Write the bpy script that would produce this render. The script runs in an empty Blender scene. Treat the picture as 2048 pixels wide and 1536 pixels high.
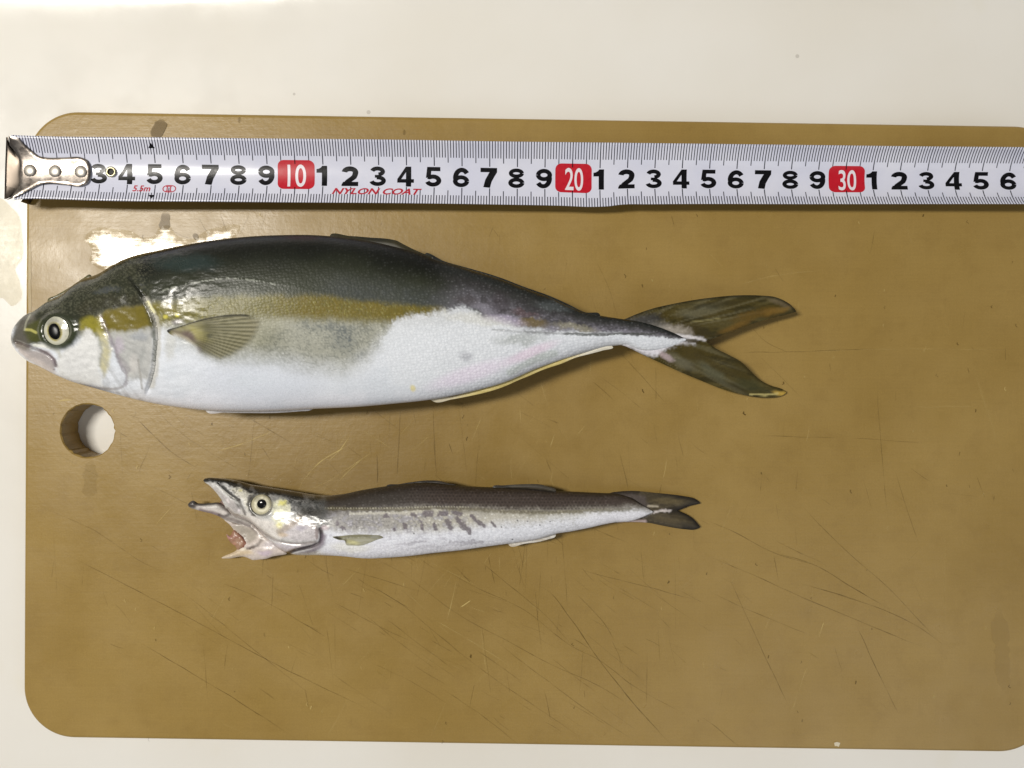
import bpy, bmesh, math, random
import numpy as np
from mathutils import Vector, Matrix
from mathutils.geometry import delaunay_2d_cdt
from mathutils.kdtree import KDTree

# ------------------------------------------------------------------ camera, light, exposure
S = bpy.context.scene
COL = S.collection
CAM_H = 0.290            # camera height above the board's top face, metres
FPX = 1607.0             # focal length in photo pixels
TILT = math.radians(0.95)

cd = bpy.data.cameras.new('camera')
cd.sensor_width = 36.0
cd.lens = 36.0 * FPX / 2048.0
cd.clip_start = 0.01
cd.clip_end = 20.0
cam = bpy.data.objects.new('camera', cd)
cam.location = (0, 0, CAM_H)
cam.rotation_euler = (-TILT, 0, 0)
COL.objects.link(cam)
S.camera = cam

W = bpy.data.worlds.new('World')
S.world = W
W.use_nodes = True
bg = W.node_tree.nodes['Background']
bg.inputs[0].default_value = (0.95, 0.97, 1.0, 1)
bg.inputs[1].default_value = 0.17

def area(name, loc, target, sx, sy, power, col):
    l = bpy.data.lights.new(name, 'AREA')
    l.shape = 'RECTANGLE'; l.size = sx; l.size_y = sy
    l.energy = power; l.color = col
    o = bpy.data.objects.new(name, l)
    o.location = loc
    d = Vector(target) - Vector(loc)
    o.rotation_euler = (math.atan2(d.y, -d.z), -math.atan2(d.x, -d.z), 0)   # long side stays along the cabinet
    COL.objects.link(o)
    return o

area('cabinet_lamp', (-0.64, 0.19, 1.20), (-0.05, 0.03, 0.0), 0.42, 0.15, 16.6, (1.0, 0.955, 0.875))
area('ceiling_lamp', (0.95, -1.25, 1.90), (0.0, 0.0, 0.0), 1.5, 1.5, 9.0, (0.95, 0.97, 1.0))

S.view_settings.view_transform = 'Standard'
S.view_settings.look = 'None'
S.view_settings.gamma = 1.0
S.view_settings.exposure = 0.0
S.render.engine = 'CYCLES'

# ------------------------------------------------------------------ helpers
rng = np.random.default_rng(7)
random.seed(7)
cT, sT = math.cos(-TILT), math.sin(-TILT)

def U(px, py, z):
    """world point at height z that stands at photo pixel (px, py)"""
    px = np.asarray(px, float); py = np.asarray(py, float); z = np.asarray(z, float) + 0 * px
    dx = (px - 1024) / FPX; dy = -(py - 768) / FPX
    wy = dy * cT + sT
    wz = dy * sT - cT
    t = (z - CAM_H) / wz
    return np.stack([dx * t, wy * t, z], -1)

def PR(P):
    """photo pixel of world points"""
    x = P[..., 0]; y = P[..., 1]; z = P[..., 2] - CAM_H
    cy = y * cT + z * sT
    cz = -y * sT + z * cT
    return np.stack([1024 + FPX * x / -cz, 768 - FPX * cy / -cz], -1)

def lin(c):
    c = np.asarray(c, float) / 255.0
    return np.where(c <= 0.04045, c / 12.92, ((c + 0.055) / 1.055) ** 2.4)

def sstep(a, b, x):
    t = np.clip((x - a) / (b - a), 0, 1)
    return t * t * (3 - 2 * t)

_tab = rng.random((256, 256))
def vnoise(x, y):
    xi = np.floor(x).astype(int); yi = np.floor(y).astype(int)
    fx = x - xi; fy = y - yi
    fx = fx * fx * (3 - 2 * fx); fy = fy * fy * (3 - 2 * fy)
    a = _tab[xi & 255, yi & 255]; b = _tab[(xi + 1) & 255, yi & 255]
    c = _tab[xi & 255, (yi + 1) & 255]; d = _tab[(xi + 1) & 255, (yi + 1) & 255]
    return (a * (1 - fx) + b * fx) * (1 - fy) + (c * (1 - fx) + d * fx) * fy
def fbm(x, y, o=4):
    s = 0; a = 0.5; n = 0
    for i in range(o):
        s = s + a * vnoise(x * 2 ** i + 17.3 * i, y * 2 ** i + 5.1 * i); n += a; a *= 0.5
    return s / n

def catmull(pts, step=4.0, closed=False):
    p = np.asarray(pts, float)
    n = len(p); out = []
    rngi = range(n if closed else n - 1)
    for i in rngi:
        if closed:
            p0, p1, p2, p3 = p[(i - 1) % n], p[i], p[(i + 1) % n], p[(i + 2) % n]
        else:
            p1, p2 = p[i], p[i + 1]
            p0 = p[i - 1] if i > 0 else 2 * p1 - p2
            p3 = p[i + 2] if i + 2 < n else 2 * p2 - p1
        L = max(np.linalg.norm(p2 - p1), 1e-9)
        # centripetal-like tangents keep uneven spacing from overshooting
        def tang(a, b, c):
            la = max(np.linalg.norm(b - a), 1e-6); lb = max(np.linalg.norm(c - b), 1e-6)
            return ((b - a) / la * lb + (c - b) / lb * la) / (la + lb)
        m1 = tang(p0, p1, p2) * L; m2 = tang(p1, p2, p3) * L
        k = max(1, int(round(L / step)))
        for j in range(k):
            t = j / k
            h1 = 2 * t**3 - 3 * t**2 + 1; h2 = t**3 - 2 * t**2 + t
            h3 = -2 * t**3 + 3 * t**2; h4 = t**3 - t**2
            out.append(h1 * p1 + h2 * m1 + h3 * p2 + h4 * m2)
    if not closed: out.append(p[-1])
    return np.array(out)

def seg_dist(P, A, B):
    d = B - A; L = max((d * d).sum(), 1e-12)
    t = np.clip(((P - A) @ d) / L, 0, 1)
    q = P - (A + t[:, None] * d)
    return np.sqrt((q * q).sum(1))
def line_dist(P, pts):
    pts = np.asarray(pts, float)
    m = np.full(len(P), 1e9)
    for i in range(len(pts) - 1):
        m = np.minimum(m, seg_dist(P, pts[i], pts[i + 1]))
    return m
def inside(P, pts):
    pts = np.asarray(pts, float); n = len(pts)
    r = np.zeros(len(P), bool)
    for i in range(n):
        x1, y1 = pts[i]; x2, y2 = pts[(i + 1) % n]
        if y1 == y2: continue
        c = ((y1 > P[:, 1]) != (y2 > P[:, 1])) & (P[:, 0] < (x2 - x1) * (P[:, 1] - y1) / (y2 - y1) + x1)
        r ^= c
    return r
def poly_sd(P, pts):
    pts = np.asarray(pts, float)
    d = line_dist(P, np.vstack([pts, pts[:1]]))
    return np.where(inside(P, pts), -d, d)

class Paint:
    """lays colour patterns of a thing onto the vertices of its mesh (positions in photo pixels)"""
    def __init__(s, P, base):
        s.P = P; s.C = np.tile(lin(base), (len(P), 1)); s.A = np.zeros(len(P))
        x, y = P[:, 0], P[:, 1]
        s.wx = fbm(x / 22, y / 22, 3) - 0.5; s.wy = fbm(x / 22 + 90, y / 22 + 40, 3) - 0.5
        s.fx = vnoise(x / 3.2, y / 3.2) - 0.5; s.fy = vnoise(x / 3.2 + 50, y / 3.2) - 0.5
    def W(s, warp, fine=0):
        return s.P + warp * np.stack([s.wx, s.wy], 1) + fine * np.stack([s.fx, s.fy], 1)
    def mix(s, m, c):
        m = np.clip(m, 0, 1)[:, None]
        s.C = s.C * (1 - m) + lin(c) * m
    def poly(s, pts, c, soft=4, a=1.0, warp=0, fine=0):
        sd = poly_sd(s.W(warp, fine), pts)
        s.mix(a * (1 - sstep(-soft, soft, sd)), c)
    def line(s, pts, w, c, a=1.0, soft=2.0, warp=0, fine=0):
        d = line_dist(s.W(warp, fine), pts)
        s.mix(a * (1 - sstep(w, w + soft, d)), c)
    def blob(s, x, y, rx, ry, c, a=1.0, rot=0, hard=0.3, warp=0, fine=0):
        Q = s.W(warp, fine) - np.array([x, y])
        r = math.radians(rot); cr, sr = math.cos(r), math.sin(r)
        u = (Q[:, 0] * cr + Q[:, 1] * sr) / rx; v = (-Q[:, 0] * sr + Q[:, 1] * cr) / ry
        s.mix(a * (1 - sstep(hard, 1.0, np.sqrt(u * u + v * v))), c)
    def mul(s, f):
        s.C = s.C * f[:, None]

def tag(o, label=None, cat=None, kind=None, group=None):
    if label: o['label'] = label
    if cat: o['category'] = cat
    if kind: o['kind'] = kind
    if group: o['group'] = group
    return o
def empty(name, loc=(0, 0, 0)):
    o = bpy.data.objects.new(name, None); o.empty_display_size = 0.01
    o.location = loc; COL.objects.link(o)
    return o
def mesh_obj(name, V, F, mat, parent=None, smooth=True, col=None, alpha=None, uv=None):
    me = bpy.data.meshes.new(name)
    me.from_pydata([tuple(v) for v in np.asarray(V, float)], [], [tuple(int(i) for i in f) for f in F])
    me.update()
    if smooth:
        me.polygons.foreach_set('use_smooth', np.ones(len(me.polygons), bool))
    if col is not None:
        at = me.color_attributes.new('Col', 'FLOAT_COLOR', 'POINT')
        c = np.ones((len(V), 4)); c[:, :3] = np.clip(col, 0, 1)
        if alpha is not None: c[:, 3] = alpha
        at.data.foreach_set('color', c.astype(np.float32).ravel())
    if uv is not None:
        l = me.uv_layers.new(name='UVMap')
        idx = np.empty(len(me.loops), np.int32); me.loops.foreach_get('vertex_index', idx)
        l.data.foreach_set('uv', np.asarray(uv, np.float32)[idx].ravel())
    o = bpy.data.objects.new(name, me)
    if mat: me.materials.append(mat)
    COL.objects.link(o)
    if parent:
        o.parent = parent
        if parent.type == 'EMPTY': o.matrix_parent_inverse = Matrix.Translation(-parent.location)
    return o

# ------------------------------------------------------------------ materials
def new_mat(name):
    m = bpy.data.materials.new(name); m.use_nodes = True
    nt = m.node_tree
    return m, nt, nt.nodes, nt.nodes['Principled BSDF']
def N(nt, t, **kw):
    n = nt.nodes.new(t)
    for k, v in kw.items(): setattr(n, k, v)
    return n
def math_n(nt, op, a, b=None, clamp=False):
    n = nt.nodes.new('ShaderNodeMath'); n.operation = op; n.use_clamp = clamp
    for i, v in enumerate((a, b)):
        if v is None: continue
        if isinstance(v, (int, float)): n.inputs[i].default_value = v
        else: nt.links.new(v, n.inputs[i])
    return n.outputs[0]
def mixc(nt, f, a, b, blend='MIX'):
    n = nt.nodes.new('ShaderNodeMix'); n.data_type = 'RGBA'; n.blend_type = blend
    for i, v in ((0, f), (6, a), (7, b)):
        if isinstance(v, (int, float)): n.inputs[i].default_value = v
        elif isinstance(v, (tuple, list, np.ndarray)): n.inputs[i].default_value = (*[float(q) for q in v[:3]], 1)
        else: nt.links.new(v, n.inputs[i])
    return n.outputs[2]
def ramp(nt, f, stops):
    n = nt.nodes.new('ShaderNodeValToRGB'); nt.links.new(f, n.inputs[0])
    e = n.color_ramp.elements
    while len(e) < len(stops): e.new(0.5)
    for k, (p, v) in zip(e, stops):
        k.position = p; k.color = (v, v, v, 1) if isinstance(v, (int, float)) else (*[float(q) for q in v], 1)
    return n.outputs[0]
def noise(nt, vec, scale, detail=3, rough=0.5):
    n = nt.nodes.new('ShaderNodeTexNoise'); n.inputs['Scale'].default_value = scale
    n.inputs['Detail'].default_value = detail; n.inputs['Roughness'].default_value = rough
    nt.links.new(vec, n.inputs['Vector'])
    return n.outputs['Fac']
def mapping(nt, vec, sc, rot=0.0):
    n = nt.nodes.new('ShaderNodeMapping'); n.inputs['Scale'].default_value = sc
    n.inputs['Rotation'].default_value = (0, 0, rot)
    nt.links.new(vec, n.inputs['Vector'])
    return n.outputs[0]
def bump(nt, h, strength, dist, prev=None):
    n = nt.nodes.new('ShaderNodeBump'); n.inputs['Strength'].default_value = strength
    n.inputs['Distance'].default_value = dist
    nt.links.new(h, n.inputs['Height'])
    if prev is not None: nt.links.new(prev, n.inputs['Normal'])
    return n.outputs[0]

def skin_mat(name, rough=0.33, coat=0.25, pitch=7.0, scale_bump=0.5, spec=0.5, dots=0.5, metal=0.0):
    """wet fish skin: colour from the painted pattern, scales from a cell texture in skin coordinates.
    The painted alpha says how strongly the scales show."""
    m, nt, nd, b = new_mat(name)
    at = N(nt, 'ShaderNodeVertexColor', layer_name='Col')
    uv = N(nt, 'ShaderNodeUVMap', uv_map='UVMap')
    v = mapping(nt, uv.outputs[0], (100.0 / pitch * 0.8, 100.0 / pitch, 1), 0.12)
    vo = N(nt, 'ShaderNodeTexVoronoi'); vo.inputs['Scale'].default_value = 1.0
    vo.inputs['Randomness'].default_value = 0.6
    nt.links.new(v, vo.inputs['Vector'])
    d = vo.outputs['Distance']
    amt = at.outputs['Alpha']
    cell = N(nt, 'ShaderNodeSeparateColor'); nt.links.new(vo.outputs['Color'], cell.inputs[0])
    dot = ramp(nt, d, [(0.0, 1.0), (0.42, 0.0)])
    k = math_n(nt, 'MULTIPLY', dot, math_n(nt, 'MULTIPLY', amt, dots))
    k = math_n(nt, 'MULTIPLY', k, math_n(nt, 'ADD', math_n(nt, 'MULTIPLY', cell.outputs[0], 0.9), 0.3), clamp=True)
    fine = noise(nt, mapping(nt, uv.outputs[0], (40, 40, 1)), 1.0, 2)
    f2 = math_n(nt, 'ADD', math_n(nt, 'MULTIPLY', fine, 0.22), 0.89)
    g = N(nt, 'ShaderNodeCombineColor')
    for i in range(3): nt.links.new(f2, g.inputs[i])
    c = mixc(nt, 1.0, at.outputs['Color'], g.outputs[0], 'MULTIPLY')
    lit = N(nt, 'ShaderNodeVectorMath', operation='MULTIPLY_ADD'); nt.links.new(c, lit.inputs[0]); lit.inputs[1].default_value = (1.9, 1.9, 1.95); lit.inputs[2].default_value = (0.05, 0.05, 0.055)
    cl = N(nt, 'ShaderNodeVectorMath', operation='MINIMUM'); nt.links.new(lit.outputs[0], cl.inputs[0]); cl.inputs[1].default_value = (0.84, 0.85, 0.88)
    gap = ramp(nt, d, [(0.35, 0.0), (0.75, 1.0)])
    c = mixc(nt, math_n(nt, 'MULTIPLY', gap, math_n(nt, 'MULTIPLY', amt, 0.17)), c, mixc(nt, 1.0, c, (0.45, 0.45, 0.45), 'MULTIPLY'))
    c = mixc(nt, k, c, cl.outputs[0])
    nt.links.new(c, b.inputs['Base Color'])
    h = math_n(nt, 'MULTIPLY', math_n(nt, 'MULTIPLY', d, -1.0), math_n(nt, 'ADD', amt, 0.15))
    n1 = bump(nt, h, scale_bump, 0.00016)
    n2 = bump(nt, fine, 0.25, 0.00012, n1)
    nt.links.new(n2, b.inputs['Normal'])
    r = math_n(nt, 'ADD', math_n(nt, 'ADD', math_n(nt, 'MULTIPLY', fine, 0.2), rough - 0.1), math_n(nt, 'MULTIPLY', amt, 0.38))
    nt.links.new(r, b.inputs['Roughness'])
    nt.links.new(math_n(nt, 'MULTIPLY', math_n(nt, 'SUBTRACT', 1.0, math_n(nt, 'MULTIPLY', amt, 0.6), clamp=True), spec), b.inputs['Specular IOR Level'])
    nt.links.new(math_n(nt, 'MULTIPLY', math_n(nt, 'SUBTRACT', 1.0, math_n(nt, 'MULTIPLY', amt, 3.0), clamp=True), coat), b.inputs['Coat Weight'])
    b.inputs['Coat Roughness'].default_value = 0.16
    b.inputs['Metallic'].default_value = metal
    if 'Subsurface Weight' in b.inputs: b.inputs['Subsurface Weight'].default_value = 0.0
    return m

def painted(name, rough=0.35, coat=0.0, spec=0.5, trans=0.0, metal=0.0):
    m, nt, nd, b = new_mat(name)
    at = N(nt, 'ShaderNodeVertexColor', layer_name='Col')
    nt.links.new(at.outputs['Color'], b.inputs['Base Color'])
    b.inputs['Roughness'].default_value = rough
    b.inputs['Coat Weight'].default_value = coat
    b.inputs['Coat Roughness'].default_value = 0.08
    b.inputs['Specular IOR Level'].default_value = spec
    b.inputs['Metallic'].default_value = metal
    if trans > 0:
        nt.links.new(at.outputs['Alpha'], b.inputs['Alpha'])
    return m
def plain(name, c, rough=0.4, metal=0.0, spec=0.5, coat=0.0, grain=0.0, gscale=600):
    m, nt, nd, b = new_mat(name)
    b.inputs['Roughness'].default_value = rough
    b.inputs['Metallic'].default_value = metal
    b.inputs['Specular IOR Level'].default_value = spec
    b.inputs['Coat Weight'].default_value = coat
    b.inputs['Base Color'].default_value = (*lin(c), 1)
    if grain > 0:
        tc = N(nt, 'ShaderNodeTexCoord')
        f = noise(nt, tc.outputs['Object'], gscale, 3)
        nt.links.new(mixc(nt, f, lin(c) * (1 - grain), np.minimum(lin(c) * (1 + grain), 1)), b.inputs['Base Color'])
        nt.links.new(math_n(nt, 'ADD', math_n(nt, 'MULTIPLY', f, 0.25), rough - 0.1), b.inputs['Roughness'])
    return m

# ------------------------------------------------------------------ the countertop
BT = 0.0115                     # board thickness
def counter_mat():
    m, nt, nd, b = new_mat('white_countertop')
    tc = N(nt, 'ShaderNodeTexCoord'); ob = tc.outputs['Object']
    f = noise(nt, ob, 9, 4)
    c = mixc(nt, ramp(nt, f, [(0.35, 0.0), (0.7, 1.0)]), lin((220, 216, 207)), lin((227, 225, 220)))
    vo = N(nt, 'ShaderNodeTexVoronoi'); vo.inputs['Scale'].default_value = 75
    nt.links.new(ob, vo.inputs['Vector'])
    sp = N(nt, 'ShaderNodeSeparateColor'); nt.links.new(vo.outputs['Color'], sp.inputs[0])
    size = math_n(nt, 'MULTIPLY', math_n(nt, 'POWER', sp.outputs[0], 4.0), 0.075)
    speck = math_n(nt, 'LESS_THAN', vo.outputs['Distance'], size)
    c = mixc(nt, math_n(nt, 'MULTIPLY', speck, 0.32), c, lin((120, 108, 95)))
    st = ramp(nt, noise(nt, ob, 22, 3), [(0.66, 0.0), (0.76, 1.0)])
    c = mixc(nt, math_n(nt, 'MULTIPLY', st, 0.22), c, lin((212, 203, 170)))
    nt.links.new(c, b.inputs['Base Color'])
    rg = ramp(nt, noise(nt, ob, 38, 5, 0.6), [(0.45, 0.24), (0.62, 0.16)])
    nt.links.new(rg, b.inputs['Roughness'])
    b.inputs['Specular IOR Level'].default_value = 0.30
    nt.links.new(bump(nt, noise(nt, ob, 120, 4), 0.10, 0.0006), b.inputs['Normal'])
    return m
bm = bmesh.new()
x0, x1, y0, y1 = -0.75, 0.75, -0.55, 0.175
prof = [(y0, 0), (y0 * 0.5, 0), (0.0, 0), (0.1285, 0), (0.136, 0.0004), (0.146, 0.0024), (0.154, 0.0065), (0.160, 0.013), (0.1625, 0.022), (0.1635, 0.06), (0.1645, 0.12)]  # rear cove added so that the far strip turns darker
rows = []
for y, z in prof:
    rows.append([bm.verts.new((x, y, z - BT - 0.0003)) for x in np.linspace(x0, x1, 7)])
for a, b_ in zip(rows, rows[1:]):
    for i in range(6):
        f = bm.faces.new((a[i], a[i + 1], b_[i + 1], b_[i])); f.smooth = True
me = bpy.data.meshes.new('countertop'); bm.to_mesh(me); bm.free()
me.materials.append(counter_mat())
o = bpy.data.objects.new('countertop', me); COL.objects.link(o)
tag(o, 'white speckled countertop under the cutting board', None, 'structure')

# ------------------------------------------------------------------ the cutting board
TL = U(53.5, 220.5, 0); BL = U(44, 1476, 0); TR = U(2156, 253.5, 0); BR = U(2080, 1506, 0)
ex = (TR - TL) + (BR - BL); ex[2] = 0; ex /= np.linalg.norm(ex)
ey = np.array([-ex[1], ex[0], 0])
wid = 0.5 * ((TR - TL) @ ex + (BR - BL) @ ex); hei = 0.5 * ((TL - BL) @ ey + (TR - BR) @ ey)
ctr = (TL + BL + TR + BR) / 4
board_org = TL * 0.5 + BL * 0.5 - ey * hei / 2     # lower left corner of the board's rectangle
print('board', wid, hei, 'angle', math.degrees(math.atan2(ex[1], ex[0])))
hole_c = U(175, 861.5, 0); hole_r = 53.0 / FPX * CAM_H * 1.0

def rrect(inset, z, r=0.0185, n=20):
    pts = []
    for cx, cy, a0 in ((r, r, 180), (wid - r, r, 270), (wid - r, hei - r, 0), (r, hei - r, 90)):
        for k in range(n + 1):
            a = math.radians(a0 + 90 * k / n)
            p = board_org + ex * (cx + (r - inset) * math.cos(a)) + ey * (cy + (r - inset) * math.sin(a))
            pts.append((p[0], p[1], z))
    return np.array(pts)
def ring_hole(grow, z, n=56):
    a = np.linspace(0, 2 * math.pi, n, endpoint=False)
    jag = 1 + 0.012 * np.random.default_rng(3).normal(size=n)
    r = (hole_r + grow) * (jag if grow <= 0.0003 else 1)
    return np.stack([hole_c[0] + r * np.cos(a), hole_c[1] + r * np.sin(a), np.full(n, z)], -1)

def board_mat():
    m, nt, nd, b = new_mat('ochre_plastic')
    tc = N(nt, 'ShaderNodeTexCoord'); ob = tc.outputs['Object']
    f1 = noise(nt, ob, 18, 5, 0.55)
    c = mixc(nt, ramp(nt, f1, [(0.3, 0.0), (0.72, 1.0)]), lin((141, 115, 59)), lin((154, 128, 72)))
    # worn, darkened middle where the cutting is done
    mp = N(nt, 'ShaderNodeMapping'); mp.inputs['Location'].default_value = (0.16, 0.22, 0); mp.inputs['Scale'].default_value = (4.6, 7.0, 0)
    nt.links.new(ob, mp.inputs['Vector'])
    ln = N(nt, 'ShaderNodeVectorMath', operation='LENGTH'); nt.links.new(mp.outputs[0], ln.inputs[0])
    worn = ramp(nt, math_n(nt, 'ADD', ln.outputs['Value'], math_n(nt, 'MULTIPLY', noise(nt, ob, 30, 5, 0.65), 0.8)), [(0.45, 1.0), (1.35, 0.0)])
    c = mixc(nt, math_n(nt, 'MULTIPLY', worn, 0.55), c, lin((121, 96, 44)))
    blot = ramp(nt, noise(nt, ob, 95, 5, 0.65), [(0.5, 0.0), (0.74, 1.0)])
    c = mixc(nt, math_n(nt, 'MULTIPLY', blot, 0.20), c, lin((112, 86, 38)))
    st = noise(nt, mapping(nt, ob, (30, 1500, 1)), 1.0, 3)
    st2 = noise(nt, mapping(nt, ob, (1400, 60, 1), 0.05), 1.0, 3)
    g = noise(nt, ob, 1700, 2)
    fac = math_n(nt, 'ADD', math_n(nt, 'ADD', math_n(nt, 'MULTIPLY', st, 0.10), math_n(nt, 'MULTIPLY', st2, 0.06)), math_n(nt, 'MULTIPLY', g, 0.22))
    fac = math_n(nt, 'ADD', fac, 0.81)
    cc = N(nt, 'ShaderNodeCombineColor')
    for i in range(3): nt.links.new(fac, cc.inputs[i])
    c = mixc(nt, 1.0, c, cc.outputs[0], 'MULTIPLY')
    nt.links.new(c, b.inputs['Base Color'])
    n1 = bump(nt, st, 0.12, 0.00012)
    n2 = bump(nt, st2, 0.08, 0.0001, n1)
    n3 = bump(nt, noise(nt, ob, 420, 4, 0.6), 0.22, 0.0003, n2)
    nt.links.new(n3, b.inputs['Normal'])
    rg = ramp(nt, noise(nt, ob, 60, 4), [(0.3, 0.27), (0.7, 0.40)])
    nt.links.new(rg, b.inputs['Roughness'])
    b.inputs['Specular IOR Level'].default_value = 0.36
    return m
M_board = board_mat()

board = empty('cutting_board', (float(ctr[0]), float(ctr[1]), -BT))
tag(board, 'ochre plastic cutting board with rounded corners and a round hanging hole', 'cutting board')
bv = 0.0013
loops = [rrect(0.0007, -BT), rrect(0.0, -BT + 0.0008), rrect(0, -bv)]
for k in range(1, 6):
    a = math.pi / 2 * k / 5
    loops.append(rrect(bv * (1 - math.cos(a)), -bv + bv * math.sin(a)))
hl = [ring_hole(0.0005, 0.0), ring_hole(0.0001, -0.0004), ring_hole(0.0, -0.0010), ring_hole(0.0, -BT * 0.5), ring_hole(0.0, -BT)]
V = []; F = []
nO = len(loops[0]); nH = len(hl[0])
for L in loops: V.extend(L)
for a in range(len(loops) - 1):
    for i in range(nO):
        j = (i + 1) % nO
        F.append((a * nO + i, a * nO + j, (a + 1) * nO + j, (a + 1) * nO + i))
offH = len(V)
for L in hl: V.extend(L)
for a in range(len(hl) - 1):
    for i in range(nH):
        j = (i + 1) % nH
        F.append((offH + a * nH + i, offH + a * nH + j, offH + (a + 1) * nH + j, offH + (a + 1) * nH + i))
# flat top and underside: triangulated between the outline and the hole
def cap(ringA, offA, ringB, offB, flip):
    c2 = [Vector((p[0] * 10, p[1] * 10)) for p in ringA] + [Vector((p[0] * 10, p[1] * 10)) for p in ringB]
    na, nb = len(ringA), len(ringB)
    ed = [(i, (i + 1) % na) for i in range(na)] + [(na + i, na + (i + 1) % nb) for i in range(nb)]
    vs, _, fs, ov, _, _ = delaunay_2d_cdt(c2, ed, [], 1, 1e-7)
    idx = [(offA + q[0] if q[0] < na else offB + q[0] - na) for q in ov]
    hc = Vector((hole_c[0] * 10, hole_c[1] * 10))
    for f in fs:
        m = sum((vs[i] for i in f), Vector((0, 0))) / len(f)
        if all(ov[i][0] >= na for i in f): continue
        t = [idx[i] for i in f]
        F.append(tuple(t[::-1] if flip else t))
cap(loops[-1], (len(loops) - 1) * nO, hl[0], offH, False)
cap(loops[0], 0, hl[-1], offH + (len(hl) - 1) * nH, True)
slab = mesh_obj('board_slab', V, F, M_board, board, smooth=False)

# cut marks, water marks: thin ribbons of worn or stained plastic lying in the face of the board
def marks_mat(name, rough):
    m, nt, nd, b = new_mat(name)
    at = N(nt, 'ShaderNodeVertexColor', layer_name='Col')
    nt.links.new(at.outputs['Color'], b.inputs['Base Color'])
    nt.links.new(at.outputs['Alpha'], b.inputs['Alpha'])
    b.inputs['Roughness'].default_value = rough
    b.inputs['Specular IOR Level'].default_value = 0.22
    return m
RV, RF, RC, RA = [], [], [], []
_layer = [0]
def ribbon(pts, w, c, a, wob=0.7, breaks=0.5, taper=True, wv=0.8):
    p = catmull(pts, 5.0)
    n = len(p)
    if n < 2: return
    d = np.gradient(p, axis=0); d /= np.maximum(np.linalg.norm(d, axis=1), 1e-6)[:, None]
    nn = np.stack([-d[:, 1], d[:, 0]], 1)
    ph = random.random() * 900
    s = np.arange(n) * 5.0
    p = p + nn * ((vnoise(s / 28 + ph, s * 0 + ph) - 0.5) * 2 * wob)[:, None]
    al = a * (1 - breaks + breaks * 1.7 * vnoise(s / 17 + ph, s * 0 + 3.3))
    ww = w * (1 - wv / 2 + wv * vnoise(s / 11 + ph, s * 0 + 9.1))
    if taper:
        e = np.minimum(np.arange(n), np.arange(n)[::-1]) / max(n * 0.16, 1)
        al = al * np.clip(e, 0.05, 1); ww = ww * np.clip(e, 0.4, 1)
    z = 0.00005 + _layer[0] * 3e-7; _layer[0] += 1
    o0 = len(RV)
    for k in range(n):
        for sgn in (-1, 1):
            q = p[k] + nn[k] * ww[k] * 0.5 * sgn
            RV.append(U(q[0], q[1], z)); RC.append(lin(c)); RA.append(min(1, al[k]))
    for k in range(n - 1):
        RF.append((o0 + 2 * k, o0 + 2 * k + 1, o0 + 2 * k + 3, o0 + 2 * k + 2))
DK = (74, 54, 18); LT = (212, 188, 122)  # pale strokes are scratches with their glint painted in
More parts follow.
